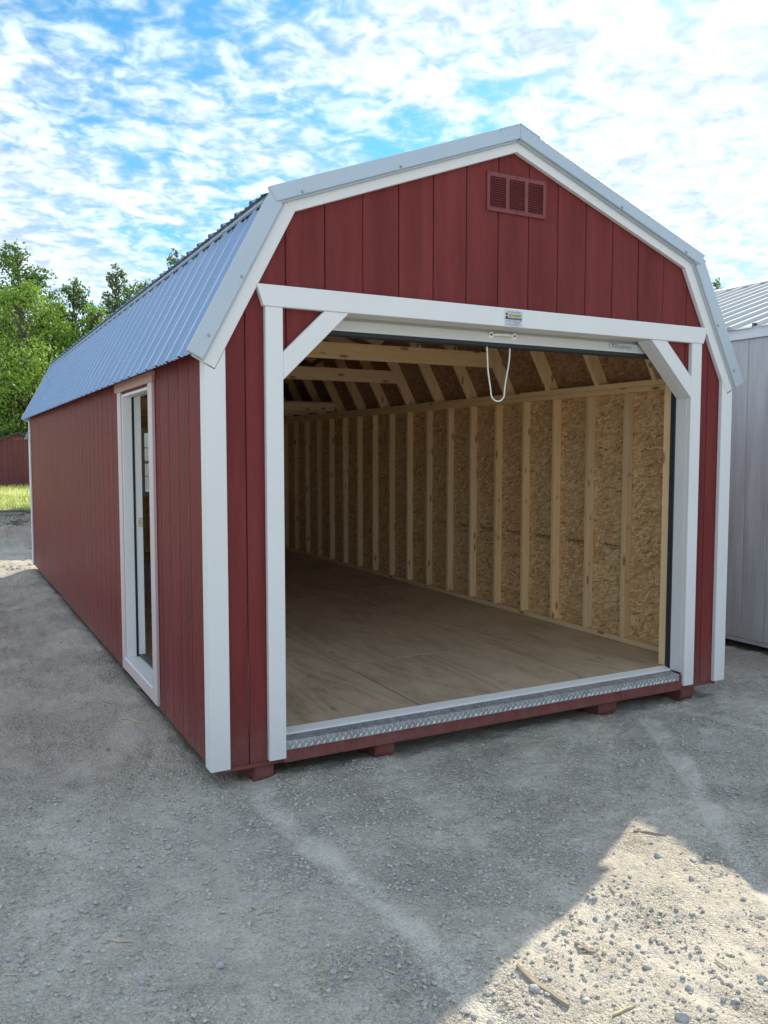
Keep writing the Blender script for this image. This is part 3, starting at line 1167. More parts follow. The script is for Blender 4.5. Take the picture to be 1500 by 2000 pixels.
rk = [0.50 + 0.577 * k for k in range(14)]
for side in (1, -1):
    low_s0 = 0.085
    for k, y in enumerate(rk):
        if y > L - 0.1:
            break
        mb = MB()
        slope_box(mb, 0, side, low_s0, LEN[0] - 0.075, -0.152, -0.049, y, y + 0.038, 0.055, 0.0)
        mb.build("rafter", M['pine_z'], roof, 0.003)
        mb = MB()
        slope_box(mb, 1, side, 0.035, LEN[1] - 0.030, -0.152, -0.049, y, y + 0.038, 0.06, -0.03)
        mb.build("rafter", M['pine_x'], roof, 0.003)
    for seg in (0, 1):
        y = 0.0255
        while y < L - 0.06:
            b = min(y + 1.2, L - 0.026)
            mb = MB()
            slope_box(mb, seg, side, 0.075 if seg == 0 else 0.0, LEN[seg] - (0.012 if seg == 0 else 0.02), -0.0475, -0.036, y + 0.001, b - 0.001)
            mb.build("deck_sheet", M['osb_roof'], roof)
            y += 1.2


def rafter_x(z, n=-0.152):
    ux, uz = (KN[0] - EV[0]) / LEN[0], (KN[1] - EV[1]) / LEN[0]
    s = (z - EV[1] - ux * n) / uz
    return EV[0] + ux * s - uz * n


for yj, z0, z1 in ((2.235, 2.385, 2.512), (3.97, 2.378, 2.505)):
    x0, x1 = rafter_x(z0) + 0.012, rafter_x(z1) + 0.012
    mb = MB()
    mb.prism([(x0, z0), (2 * AX - x0, z0), (2 * AX - x1, z1), (x1, z1)], 'y', yj - 0.040, yj - 0.002)
    mb.build("tie_beam", M['pine_x'], roof, 0.003)
loft = box("loft_floor", 0.13, 2 * AX - 0.13, 5.66, L - 0.03, 2.262, 2.278, M['ply'], barn)
for k in range(6):
    yj = 5.67 + 0.48 * k
    box("loft_joist", 0.15, 2 * AX - 0.15, yj, yj + 0.038, 2.1665, 2.2615, M['pine_x'], loft, 0.003)

# ------- ribbed roof sheets
RIB = 0.2286


def sheet_profile(y0, y1):
    """(y, height) outline of ribbed steel between y0 and y1; ribs sit on a global pitch"""
    pts = []
    k0 = int(math.floor((y0 + 0.1) / RIB)) - 1
    for k in range(k0, k0 + 8):
        c = 0.135 + RIB * k - RIB
        for dy, h in ((-0.027, 0), (-0.012, 0.015), (0.012, 0.015), (0.027, 0),
                      (0.066, 0), (0.073, 0.006), (0.087, 0.006), (0.094, 0),
                      (0.135, 0), (0.142, 0.006), (0.156, 0.006), (0.163, 0)):
            pts.append((c + dy, h))
    out = [(y, h) for y, h in pts if y0 < y < y1]

    def at(y):
        for (a, ha), (b, hb) in zip(pts[:-1], pts[1:]):
            if a <= y <= b:
                return ha + (hb - ha) * (y - a) / max(b - a, 1e-9)
        return 0
    return [(y0, at(y0))] + out + [(y1, at(y1))]


YR0, YR1 = -0.050, L + 0.055
for side in (1, -1):
    for seg in (0, 1):
        s0, s1 = (-0.003, LEN[0] - 0.006) if seg == 0 else (-0.045, LEN[1] - 0.01)
        nb_ = -0.020 if seg == 0 else -0.014
        y = YR0
        while y < YR1 - 0.02:
            b = min(y + 0.9144, YR1)
            pr = sheet_profile(y, b)
            v, f = [], []
            for (yy, h) in pr:
                v.append(slope_pt(seg, side, s0, nb_ + h, yy))
                v.append(slope_pt(seg, side, s1, nb_ + h, yy))
            for i in range(len(pr) - 1):
                q = (2 * i, 2 * i + 1, 2 * i + 3, 2 * i + 2)
                f.append(q if side > 0 else q[::-1])
            link("roof_sheet", mesh("roof_sheet", v, f), roof, mat=M['roof'])
            y = b
# closure strip under the upper sheets at the knee
for side in (1, -1):
    mb = MB()
    slope_box(mb, 0, side, LEN[0] - 0.055, LEN[0] - 0.012, -0.012, 0.004, 0.0, L)
    mb.build("knee_flashing", M['rake'], roof, 0.003)
# ridge cap
mb = MB()
for side in (1, -1):
    slope_box(mb, 1, side, LEN[1] - 0.135, LEN[1] + 0.004, 0.007, 0.012, YR0 - 0.012, YR1 + 0.012)
    slope_box(mb, 1, side, LEN[1] - 0.137, LEN[1] - 0.132, -0.010, 0.012, YR0 - 0.012, YR1 + 0.012)
mb.build("ridge_cap", M['rake'], roof)

# ------- rake flashing and fascia on both gables
PO = inset_profile(0.0, 0.0)


def rake_poly(d0l, d0u, d1l, d1u, seg, tip=0.0):
    """front-view polygon between two insets of the roof outline, left half"""
    (ax, az, u, w_), k0, p0 = inset_profile(d0l, d0u)
    (bx, bz, u2, w2), k1, p1 = inset_profile(d1l, d1u)
    if seg == 0:
        return [(ax - u * tip, az - w_ * tip), k0, k1, (bx - u2 * tip, bz - w2 * tip)]
    d = (p0[0] - k0[0], p0[1] - k0[1])
    n = math.hypot(*d)
    e = (d[0] / n * tip, d[1] / n * tip)
    return [(k0[0] - e[0], k0[1] - e[1]), p0, p1, (k1[0] - e[0] * 1.0, k1[1] - e[1] * 1.0)]


def mirror(poly):
    return [(2 * AX - x, z) for x, z in poly][::-1]


def gable(yf, sgn):
    """yf: plane of the wall face, sgn: -1 front, +1 back"""
    def pr(poly, d0, d1, name, mat, bev):
        mb_ = MB()
        mb_.prism(poly, 'y', yf + sgn * d0, yf + sgn * d1)
        return mb_.build(name, mat, roof, bev)
    for mir in (0, 1):
        f = mirror if mir else (lambda p_: p_)
        # white fascia boards
        low = rake_poly(0.030, 0.020, 0.146, 0.118, 0)
        low[0] = (low[0][0] + 0.020 * 0.0, low[0][1])
        pr(f(low), 0.002, 0.030, "fascia_board", M['white'], 0.002)
        pr(f(rake_poly(0.030, 0.020, 0.146, 0.118, 1)), 0.002, 0.030, "fascia_board", M['white'], 0.002)
        # folded steel rake trim: face plus a small kicked lower lip; the upper piece laps the lower
        lo = rake_poly(-0.004, -0.004, 0.078, 0.058, 0)
        k0 = lo[1]
        r0 = pr(f(lo), 0.0305, 0.055, "rake_trim", M['rake'], 0.004)
        lip = rake_poly(0.074, 0.054, 0.086, 0.066, 0)
        pr(f(lip), 0.0303, 0.043, "rake_lip", M['rake'], 0.003)
        r1 = pr(f(rake_poly(-0.004, -0.012, 0.060, 0.062, 1, 0.022)), 0.0308, 0.060, "rake_trim", M['rake'], 0.004)
        pr(f(rake_poly(0.056, 0.058, 0.060, 0.072, 1)), 0.0306, 0.046, "rake_lip", M['rake'], 0.003)
        if sgn < 0:
            pts = [(-0.008, 2.178), (0.149, 2.450), (0.352, 2.806)]
            upp = [(0.445, 2.866), (0.968, 3.062)]
            for par, lst, yy in ((r0, pts, 0.055), (r1, upp, 0.060)):
                for (x, z) in lst:
                    if mir:
                        x = 2 * AX - x
                    s_ = MB()
                    n = 6
                    s_.tube([(x, yf + sgn * (yy + t), z) for t in (0.0, 0.002, 0.0021, 0.006)], [0.0085, 0.0085, 0.0055, 0.005], 8)
                    s_.build("screw", M['screw'], par)


gable(0.0, -1)
gable(L, 1)
s_ = MB()
s_.tube([(AX, -0.060, 3.318), (AX, -0.062, 3.318), (AX, -0.0621, 3.318), (AX, -0.066, 3.318)], [0.0085, 0.0085, 0.0055, 0.005], 8)
s_.build("screw", M['screw'], roof)

# ------- white trim
TY0, TY1 = -0.030, -0.0015


def trim(name, poly, y0=TY0, y1=TY1, mat='white', parent=barn, bev=0.0025):
    mb_ = MB()
    mb_.prism(poly, 'y', y0, y1)
    return mb_.build(name, M[mat], parent, bev)


def corner_top(x):
    return lz + (x - lx) / lu * lw - 0.004


for mir in (0, 1):
    poly = [(-0.021, ZB), (0.074, ZB), (0.074, corner_top(0.074)), (0.0235, 2.031), (-0.021, 2.054)]
    if mir:
        poly = [(W - x, z) for x, z in poly][::-1]
    c = trim("corner_trim", poly)
    x0, x1 = (-0.0208, -0.0015) if not mir else (W + 0.0015, W + 0.0208)
    mb = MB()
    mb.box(x0, x1, TY1 + 0.001, 0.060, ZB, 2.075)
    mb.build("corner_return", M['white'], c, 0.0025)
for x0, x1 in ((-0.0208, -0.0015), (W + 0.0015, W + 0.0208)):
    box("corner_trim", x0, x1, L - 0.06, L + 0.028, ZB, 2.075, M['white'], barn, 0.0025)
# header board with slanted ends, door posts, braces
hp = [(0.224, 2.433), (0.257, 2.334), (W - 0.257, 2.334), (W - 0.224, 2.433)]
trim("header_board", hp, -0.036)
for mir in (0, 1):
    a = [(0.2665, 0.176), (0.353, 0.176), (0.353, 2.3335), (0.2665, 2.3335)]
    b = [(0.3535, 1.998), (0.697, 2.3335), (0.567, 2.3335), (0.3535, 2.127)]
    if mir:
        a = [(W - x, z) for x, z in a][::-1]
        b = [(W - x, z) for x, z in b][::-1]
    trim("door_post", a, -0.032)
    trim("corner_brace", b, -0.031)
    # inner faces of the doorway: jamb, slanted soffit
    j = [(0.325, 0.256), (0.3532, 0.256), (0.3532, 2.00), (0.325, 2.00)]
    s2 = [(0.3535, 1.998), (0.697, 2.3335), (0.677, 2.3335), (0.3335, 1.998 + 0.002)]
    s2 = [(0.3536, 1.9985), (0.6968, 2.3333), (0.672, 2.3333), (0.3536, 2.022)]
    if mir:
        j = [(W - x, z) for x, z in j][::-1]
        s2 = [(W - x, z) for x, z in s2][::-1]
    trim("door_jamb", j, -0.0012, 0.087, 'white')
    trim("door_jamb", s2, -0.0012, 0.087, 'white')
trim("door_soffit", [(0.69, 2.3342), (W - 0.69, 2.3342), (W - 0.69, 2.352), (0.69, 2.352)], -0.0012, 0.087, 'cream')

# ------- threshold plate
mb = MB()
mb.prism([(-0.020, 0.213), (-0.0165, 0.213), (-0.0165, 0.2510), (0.100, 0.2545), (0.100, 0.2585), (-0.0175, 0.2555), (-0.020, 0.2535)], 'x', 0.358, W - 0.358 - 0.026)
th = mb.build("threshold_plate", M['plate'], barn)
mb = MB()
mb.prism([(0.064, 0.2578), (0.076, 0.2645), (0.124, 0.2775), (0.124, 0.2665), (0.104, 0.2590), (0.070, 0.2578)], 'x', 0.358, W - 0.362)
mb.build("threshold_strip", M['alu'], th, 0.001)
tread = MB()
tread_top = MB()


def lug(cx, cy, cz, ax_, nrm, ln=0.026, wd=0.006, h=0.0022, mb_=tread):
    a = Vector(ax_).normalized()
    n = Vector(nrm).normalized()
    b = n.cross(a)
    c = Vector((cx, cy, cz))
    v = [c - a * ln / 2, c + b * wd / 2, c + a * ln / 2, c - b * wd / 2,
         c - a * ln * 0.3 + n * h, c + a * ln * 0.3 + n * h]
    mb_.add(v, [(0, 3, 4), (0, 4, 1), (1, 4, 5), (3, 5, 4), (3, 2, 5), (1, 5, 2)])


pit = 0.0335
nxl = int((W - 0.76) / pit)
for i in range(nxl):
    x = 0.375 + i * pit
    lug(x, -0.0202, 0.243, (0.55, 0, -1), (0, -1, 0), 0.026, 0.006, 0.003)
    lug(x + pit / 2, -0.0202, 0.224, (0.75, 0, 1), (0, -1, 0), 0.026, 0.006, 0.003)
    for r_ in range(5):
        sx = 1 if (r_ + i) % 2 else -1
        lug(x + (pit / 2 if r_ % 2 else 0), -0.008 + 0.0155 * r_, 0.2556 + 0.0026 * r_ / 6 + 0.0004, (1, 0.55 * sx, 0), (0, 0, 1), 0.022, 0.005, 0.0016, tread_top)
to = tread.build("tread_pattern", M['alu'], th)
to["kind"] = "stuff"
to = tread_top.build("tread_pattern", M['plate'], th)
to["kind"] = "stuff"
for k in range(9):
    s_ = MB()
    x = 0.66 + k * 0.27
    s_.tube([(x, -0.0203, 0.222), (x, -0.0235, 0.222), (x, -0.0245, 0.222)], [0.0055, 0.0045, 0.002], 8)
    s_.build("screw", M['alu'], th)

# ------- roll-up door
coil = MB()
n = 40
coil.tube([(0.46, 0.33, 2.60), (W - 0.46, 0.33, 2.60)], 0.185, n)
gd = coil.build("garage_door", M['door_white'], barn, smooth=False)
gd["label"] = "white roll-up door raised and coiled behind the header"
mb = MB()
mb.prism([(0.148, 2.585), (0.155, 2.585), (0.122, 2.335), (0.112, 2.32), (0.106, 2.275), (0.125, 2.272), (0.128, 2.33)], 'x', 0.40, W - 0.40)
mb.build("curtain", M['door_white'], gd, 0.002)
mb = MB()
mb.prism([(0.100, 2.266), (0.134, 2.266), (0.134, 2.281), (0.1055, 2.281)], 'x', 0.40, W - 0.40)
mb.build("bottom_bar", M['alu'], gd, 0.002)
mb = MB()
mb.prism([(0.100, 2.265), (0.134, 2.265), (0.136, 2.245), (0.117, 2.236), (0.098, 2.245)], 'x', 0.39, W - 0.39)
mb.build("bottom_seal", M['rubber'], gd, 0.002)
mb = MB()
hx, hy, hz = 1.71, 0.104, 2.308
mb.tube([(hx - 0.072, hy + 0.004, hz), (hx - 0.060, hy - 0.014, hz), (hx - 0.03, hy - 0.026, hz), (hx, hy - 0.029, hz), (hx + 0.03, hy - 0.026, hz), (hx + 0.060, hy - 0.014, hz), (hx + 0.072, hy + 0.004, hz)],
        [0.008, 0.007, 0.0065, 0.008, 0.0065, 0.007, 0.008], 8)
for sx in (-1, 1):
    mb.tube([(hx + sx * 0.078, hy + 0.006, hz), (hx + sx * 0.078, hy - 0.003, hz)], 0.0165, 12)
mb.build("pull_handle", M['alu'], gd, smooth=False)
for sx in (-1, 1):
    s_ = MB()
    s_.tube([(hx + sx * 0.080, hy - 0.003, hz), (hx + sx * 0.080, hy - 0.006, hz)], 0.006, 8)
    s_.build("screw", M['track'], gd)
rope = []
RX, RB = 1.676, 1.943
for q in range(17):
    t_ = q / 16
    rope.append((RX - 0.075 + 0.029 * t_ ** 1.6 + 0.0015 * math.sin(9 * t_), 0.100, 2.240 - (2.240 - RB - 0.045) * t_))
for q in range(1, 12):
    a_ = math.pi + math.pi * q / 12
    rope.append((RX + 0.046 * math.cos(a_), 0.099, RB + 0.045 + 0.045 * math.sin(a_)))
for q in range(17):
    t_ = 1 - q / 16
    rope.append((RX + 0.080 - 0.034 * t_ ** 1.3 + 0.003 * math.sin(6 * t_), 0.100, 2.240 - (2.240 - RB - 0.045) * t_))
mb = MB()
mb.tube(rope, 0.0042, 8)
mb.build("pull_rope", M['rope'], gd, smooth=True)
for x0, x1 in ((W - 0.3545, W - 0.327), (0.327, 0.3545)):
    mb = MB()
    mb.box(x0, x1, 0.0885, 0.131, FZ, 2.32)
    mb.build("door_track", M['track'], gd, 0.003)
    xs = x1 if x0 < 1 else x0 - 0.006
    mb = MB()
    mb.box(xs, xs + 0.006, 0.094, 0.100, FZ, 2.28)
    mb.build("track_seal", M['rubber'], gd)
# post framing behind the tracks
box("king_stud", W - 0.339, W - 0.301, 0.1315, 0.20, FZ + 0.001, 2.33, M['pine_z'], barn, 0.003)
box("king_stud", 0.301, 0.339, 0.1315, 0.20, FZ + 0.001, 2.33, M['pine_z'], barn, 0.003)


def plate_label(name, x0, x1, z0, z1, y, parent, mat):
    mb_ = MB()
    mb_.box(x0, x1, y - 0.0008, y, z0, z1)
    return mb_.build(name, M[mat], parent)


def text(body, size, x, y, z, mat, parent, name="lettering", width=None, shear=0.0):
    cu = bpy.data.curves.new(name, 'FONT')
    cu.body = body
    cu.size = size
    cu.align_x = 'CENTER'
    cu.align_y = 'CENTER'
    cu.extrude = 0.0002
    cu.shear = shear
    cu.resolution_u = 2
    ob = bpy.data.objects.new("tmp", cu)
    me_ = bpy.data.meshes.new_from_object(ob)
    bpy.data.objects.remove(ob)
    me_.name = name
    co = np.empty(len(me_.vertices) * 3)
    me_.vertices.foreach_get("co", co)
    co = co.reshape(-1, 3)
    sx = 1.0 if width is None else width / max(1e-6, co[:, 0].max() - co[:, 0].min())
    out = np.stack([co[:, 0] * sx + x, -co[:, 2] + y, co[:, 1] + z], -1)
    me_.vertices.foreach_set("co", out.ravel())
    me_.update()
    return link(name, me_, parent, mat=M[mat])


# small white label at the right end of the door curtain
dl = plate_label("door_sticker", 2.50, 2.72, 2.284, 2.316, 0.1040, gd, 'sticker')
# sticker on the header
SY = -0.0363
st = plate_label("sticker", 1.618, 1.738, 2.338, 2.424, SY, barn, 'sticker')
text("A Tradition of Quality", 0.0135, 1.683, SY - 0.0012, 2.413, 'ink_blue', st, width=0.092, shear=0.25)
plate_label("printed_panel", 1.642, 1.733, 2.383, 2.405, SY - 0.0010, st, 'gold')
text("OLD HICKORY", 0.017, 1.688, SY - 0.0022, 2.394, 'ink_dark', st, width=0.082)
plate_label("printed_panel", 1.640, 1.734, 2.3725, 2.3825, SY - 0.0010, st, 'ink_blue')
mb = MB()
mb.tube([(1.632, SY - 0.0008, 2.401), (1.632, SY - 0.0014, 2.401)], 0.0075, 14)
mb.prism([(1.622, 2.374), (1.642, 2.374), (1.640, 2.388), (1.633, 2.393), (1.626, 2.388)], 'y', SY - 0.0014, SY - 0.0008)
mb.build("portrait_print", M['ink_dark'], st)
mb = MB()
for zz, a, b in ((2.366, 1.626, 1.734), (2.360, 1.622, 1.730), (2.354, 1.645, 1.722), (2.347, 1.630, 1.732), (2.342, 1.628, 1.715)):
    x = a
    while x < b - 0.004:
        e = min(b, x + random.uniform(0.004, 0.014))
        mb.box(x, e - 0.0018, SY - 0.0014, SY - 0.0008, zz, zz + 0.0028)
        x = e
fp = mb.build("fine_print", M['ink_grey'], st)
fp["kind"] = "stuff"
y = 0.1032
mb = MB()
mb.box(2.512, 2.532, y - 0.0012, y - 0.0006, 2.3085, 2.3135)
mb.box(2.519, 2.525, y - 0.0012, y - 0.0006, 2.293, 2.3085)
mb.build("printed_mark", M['ink_red'], dl)
mb = MB()
mb.box(2.534, 2.565, y - 0.0012, y - 0.0006, 2.309, 2.3135)
mb.box(2.690, 2.706, y - 0.0012, y - 0.0006, 2.293, 2.297)
for r_ in range(4):
    x = 2.532
    while x < 2.672:
        e = x + random.uniform(0.004, 0.013)
        mb.box(x, e - 0.002, y - 0.0012, y - 0.0006, 2.288 + 0.005 * r_, 2.2905 + 0.005 * r_)
        x = e
fp = mb.build("fine_print", M['ink_grey'], dl)
fp["kind"] = "stuff"

# ------- gable vent with three banks of louvres
vx0, vx1, vz0, vz1 = 1.518, 1.910, 2.940, 3.142
mb = MB()
banks = [(1.537, 1.640), (1.663, 1.765), (1.788, 1.890)]
zt, zl = vz1 - 0.022, vz0 + 0.022
xs = [vx0] + [q for b_ in banks for q in b_] + [vx1]
for a, b in zip(xs[0::2], xs[1::2]):
    mb.box(a, b, -0.010, -0.0005, zl, zt)
mb.box(vx0, vx1, -0.010, -0.0005, zt, vz1)
mb.box(vx0, vx1, -0.010, -0.0005, vz0, zl)
ve = mb.build("gable_vent", M['vent'], barn)
mb = MB()
mb.box(vx0 + 0.01, vx1 - 0.01, -0.0016, -0.0004, zl, zt)
mb.build("vent_backing", M['vent_dark'], ve)
lm = MB()
lm.prism([(-0.0135, 0.0), (-0.0125, -0.0012), (-0.002, 0.0088), (-0.002, 0.0102)], 'x', 0.0, 0.1025)
lme = mesh("louvre", lm.v, lm.f)
for (a, b) in banks:
    for q in range(13):
        link("louvre", lme, ve, (a, 0, zl + 0.0005 + q * (zt - zl) / 13), M['vent'])
for (x, z) in ((1.527, 3.132), (1.714, 3.133), (1.901, 3.132), (1.714, 2.949), (1.527, 2.949), (1.901, 2.949)):
    s_ = MB()
    s_.tube([(x, -0.010, z), (x, -0.0125, z)], 0.004, 6)
    s_.build("screw", M['vent_dark'], ve)

# ------- side doorway
XD0, XD1 = -0.020, -0.0012


def xtrim(name, poly, x0=XD0, x1=XD1, mat='white', parent=barn, bev=0.0025):
    mb_ = MB()
    mb_.prism(poly, 'x', x0, x1)
    return mb_.build(name, M[mat], parent, bev)


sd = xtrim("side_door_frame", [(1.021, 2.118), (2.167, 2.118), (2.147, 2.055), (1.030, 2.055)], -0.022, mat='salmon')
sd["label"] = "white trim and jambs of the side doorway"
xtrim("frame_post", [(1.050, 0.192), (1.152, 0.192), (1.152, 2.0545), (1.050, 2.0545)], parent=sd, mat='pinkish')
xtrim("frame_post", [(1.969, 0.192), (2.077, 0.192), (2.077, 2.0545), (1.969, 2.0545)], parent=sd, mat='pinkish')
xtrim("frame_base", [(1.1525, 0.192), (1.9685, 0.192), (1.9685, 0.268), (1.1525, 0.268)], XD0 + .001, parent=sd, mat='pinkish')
mb = MB()
mb.box(-0.026, 0.100, 1.154, 1.967, 0.269, 0.284)
mb.build("sill", M['white'], sd, 0.003)
box("threshold", 0.066, 0.135, 1.155, 1.966, 0.2845, 0.294, M['sill'], sd, 0.003)
mb = MB()
mb.box(-0.010, 0.0497, 1.9495, 1.967, 0.2845, 2.038)
mb.box(0.0655, 0.110, 1.9545, 1.967, 0.2945, 2.044)
mb.build("far_jamb", M['white'], sd, 0.0015).name = "jamb"
mb = MB()
mb.box(-0.010, 0.0497, 1.154, 1.1715, 0.2845, 2.038)
mb.box(0.0655, 0.110, 1.154, 1.1665, 0.2945, 2.044)
mb.build("jamb", M['white'], sd, 0.0015)
mb = MB()
mb.box(-0.010, 0.0497, 1.172, 1.949, 2.022, 2.038)
mb.box(0.0655, 0.110, 1.167, 1.954, 2.030, 2.044)
mb.build("jamb", M['white'], sd, 0.0015)
mb = MB()
mb.box(0.0500, 0.0652, 1.951, 1.966, 0.2845, 2.03)
mb.box(0.0500, 0.0652, 1.155, 1.170, 0.2845, 2.03)
mb.box(0.0500, 0.0652, 1.170, 1.951, 2.024, 2.038)
mb.build("weatherstrip", M['dark'], sd)
box("strike_plate", 0.078, 0.108, 1.9520, 1.9543, 1.160, 1.222, M['brass'], sd, 0.001)
box("latch_hole", 0.083, 0.095, 1.9512, 1.9519, 1.180, 1.205, M['screw'], sd)
dr = box("entry_door", 0.118, 0.160, 0.235, 1.140, 0.30, 2.03, M['door_white'], barn, 0.003)
dr["label"] = "white entry door swung open against the inner wall"
mb = MB()
mb.tube([(0.160, 0.31, 1.19), (0.195, 0.31, 1.19), (0.198, 0.31, 1.19), (0.225, 0.31, 1.19)], [0.012, 0.012, 0.027, 0.022], 12)
mb.build("door_knob", M['brass'], dr)

M['pale'] = mat_siding('pale_green_siding', (0.52, 0.56, 0.50), 0.5, 0.3)
# ------------------------------------------------------------------ a second shed in the row, behind the barn (its shadow lies on the heaps)
sb = thing("storage_shed", "pale grey-green storage shed standing in line behind the barn shed", "shed", (1.12, 12.05, 0.0))
mb = MB()
mb.prism([(0, 0.10), (3.4, 0.10), (3.4, 2.1), (3.05, 2.80), (1.7, 3.30), (0.35, 2.80), (0, 2.1)], 'y', 0.0, 9.2)
wb = mb.build("wall", M['pale'], sb)
for i in range(17):
    x0 = 0.003 + i * 0.2
    pl = clip(clip([(x0, 0.10), (x0 + 0.194, 0.10), (x0 + 0.194, 3.6), (x0, 3.6)],
                   lambda p_: min(2.80 + (p_[0] - 0.35) * 0.37, 2.80 + (3.05 - p_[0]) * 0.37) - p_[1]),
              lambda p_: min(2.1 + p_[0] * 2.0, 2.1 + (3.4 - p_[0]) * 2.0) - p_[1])
    mb = MB()
    mb.prism(pl, 'y', -0.012, 0.001)
    mb.build("siding_board", M['pale'], wb)
ev, kn, pk = (-0.10, 2.06), (0.29, 2.84), (1.7, 3.37)
for mir in (0, 1):
    for a, b in ((ev, kn), (kn, pk)):
        q = [a, b, (b[0] + 0.0, b[1] - 0.03), (a[0] + 0.02, a[1] - 0.03)]
        if mir:
            q = [(3.4 - x, z) for x, z in q][::-1]
        mb = MB()
        mb.prism(q, 'y', -0.06, 9.26)
        mb.build("roof_slope", M['roof'], sb)
box("skid", 0.3, 0.42, 0.05, 9.1, 0.0, 0.10, M['pale'], sb)
box("skid", 2.98, 3.10, 0.05, 9.1, 0.0, 0.10, M['pale'], sb)

# ------------------------------------------------------------------ white shed on the right
ws = thing("white_shed", "white shed with ribbed white metal roof standing right of the red barn", "shed", (4.60, 0, 0))
WY0, WY1 = -1.1, 8.2
SLP = 0.34
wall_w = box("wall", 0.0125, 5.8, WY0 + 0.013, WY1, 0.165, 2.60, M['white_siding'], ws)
k = 0
y = 0.800 - 0.213 * 9
wbm = mesh("siding_board", box_v(0.0, 0.0128, 0.0015, 0.213 - 0.0015, 0.165, 2.555), BOXF)
bevel_mesh(wbm, 0.003)
while y < WY1 - 0.2:
    if y > WY0:
        link("siding_board", wbm, wall_w, (0, y, 0), M['white_siding'])
    y += 0.213
fbm_ = mesh("siding_board", box_v(0.0015, 0.213 - 0.0015, 0, 0.0128, 0.165, 2.6), BOXF)
for i in range(27):
    x = 0.014 + i * 0.213
    top = 2.58 + SLP * min(x + 0.1, 5.8 - x - 0.1)
    mb = MB()
    mb.box(x, x + 0.210, WY0, WY0 + 0.0128, 0.165, top)
    mb.build("siding_board", M['white_siding'], wall_w)
mb = MB()
mb.prism([(0.0, 2.59), (5.8, 2.59), (2.9, 2.59 + 2.9 * SLP)], 'y', WY0 + 0.013, WY1)
mb.build("gable", M['white_siding'], ws)
box("eave_fascia", -0.022, -0.001, WY0 - 0.05, WY1 + 0.05, 2.556, 2.650, M['white'], ws, 0.003)
box("base_skirt", 0.004, 0.03, WY0 + 0.02, WY1, 0.128, 0.1635, M['white_siding'], ws, 0.003)
for x0 in (0.35, 1.9, 3.6, 5.2):
    mb = MB()
    mb.box(x0, x0 + 0.14, WY0 + 0.1, WY1 - 0.1, 0.02, 0.164)
    mb.build("skid", M['pine_y'], ws)
cs_, sn_ = 1 / math.hypot(1, SLP), SLP / math.hypot(1, SLP)
for side in (1, -1):
    y = WY0 - 0.06
    while y < WY1 + 0.05:
        b = min(y + 0.94, WY1 + 0.06)
        v, f = [], []
        pts = []
        kk = int(math.floor((y - 0.95) / 0.235)) - 1
        allp = []
        for r_ in range(kk, kk + 8):
            c0 = 0.95 + 0.235 * r_
            allp += [(c0 - 0.030, 0), (c0 - 0.020, 0.030), (c0 + 0.020, 0.030), (c0 + 0.030, 0)]

        def at2(q):
            for (a_, ha), (b_, hb) in zip(allp[:-1], allp[1:]):
                if a_ <= q <= b_:
                    return ha + (hb - ha) * (q - a_) / max(1e-9, b_ - a_)
            return 0
        pts = [(y, at2(y))] + [q for q in allp if y < q[0] < b] + [(b, at2(b))]
        for yy, h in pts:
            for s_x in (-0.045, 2.86):
                x = s_x - sn_ * h
                z = 2.652 + SLP * s_x + cs_ * h
                if side < 0:
                    x = 5.8 - x
                v.append((x, yy, z))
        for i in range(len(pts) - 1):
            q = (2 * i, 2 * i + 1, 2 * i + 3, 2 * i + 2)
            f.append(q if side > 0 else q[::-1])
        for i in range(len(pts) - 3):          # folded shut at the eave
            if pts[i][1] == 0 and pts[i + 1][1] > 0 and pts[i + 2][1] > 0 and pts[i + 3][1] == 0:
                f.append((2 * i, 2 * i + 2, 2 * i + 4, 2 * i + 6))
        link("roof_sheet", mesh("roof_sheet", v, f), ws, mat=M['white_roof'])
        y = b
mb = MB()
zr = 2.652 + SLP * 2.9
for side in (1, -1):
    for (a, b, h0, h1) in ((2.70, 2.90, 0.036, 0.040), (2.698, 2.704, 0.018, 0.040)):
        q = [(a, 2.652 + SLP * a + h0), (b, 2.652 + SLP * b + h0), (b, 2.652 + SLP * b + h1), (a, 2.652 + SLP * a + h1)]
        if side < 0:
            q = [(5.8 - x, z) for x, z in q][::-1]
        mb.prism(q, 'y', WY0 - 0.08, WY1 + 0.08)
mb.build("ridge_cap", M['white_roof'], ws)

# ------------------------------------------------------------------ far red shed beyond the meadow
fs = thing("red_shed", "small red shed with dark roof edge standing far off beyond the grass", "shed", (1.86, 34.1, 0.0))
zg = 0.16
mb = MB()
mb.prism([(-1.8, zg), (1.8, zg), (1.8, 1.78), (0, 2.46), (-1.8, 1.78)], 'y', 0.013, 6.0)
fw_ = mb.build("wall", M['red_far'], fs)
for i in range(18):
    x0 = -1.8 + i * 0.2 + 0.004
    x1 = x0 + 0.192
    t0, t1 = 2.46 - abs(x0) * 0.378, 2.46 - abs(x1) * 0.378
    mb = MB()
    mb.prism([(x0, zg), (x1, zg), (x1, t1), (x0, t0)], 'y', 0.0, 0.014)
    mb.build("siding_board", M['red_far'], fw_)
for mir in (1, -1):
    q = [(-1.95, 1.80), (0, 2.535), (0, 2.46), (-1.95, 1.725)]
    q = [(x * mir, z) for x, z in q]
    mb = MB()
    mb.prism(q, 'y', -0.12, 6.1)
    mb.build("roof_slope", M['dark_roof'], fs)
mb = MB()
for x in (-0.20, -0.06, 0.08):
    mb.box(x, x + 0.11, -0.02, -0.001, 2.20, 2.33)
mb.build("gable_vent", M['vent'], fs)

# ------------------------------------------------------------------ trees


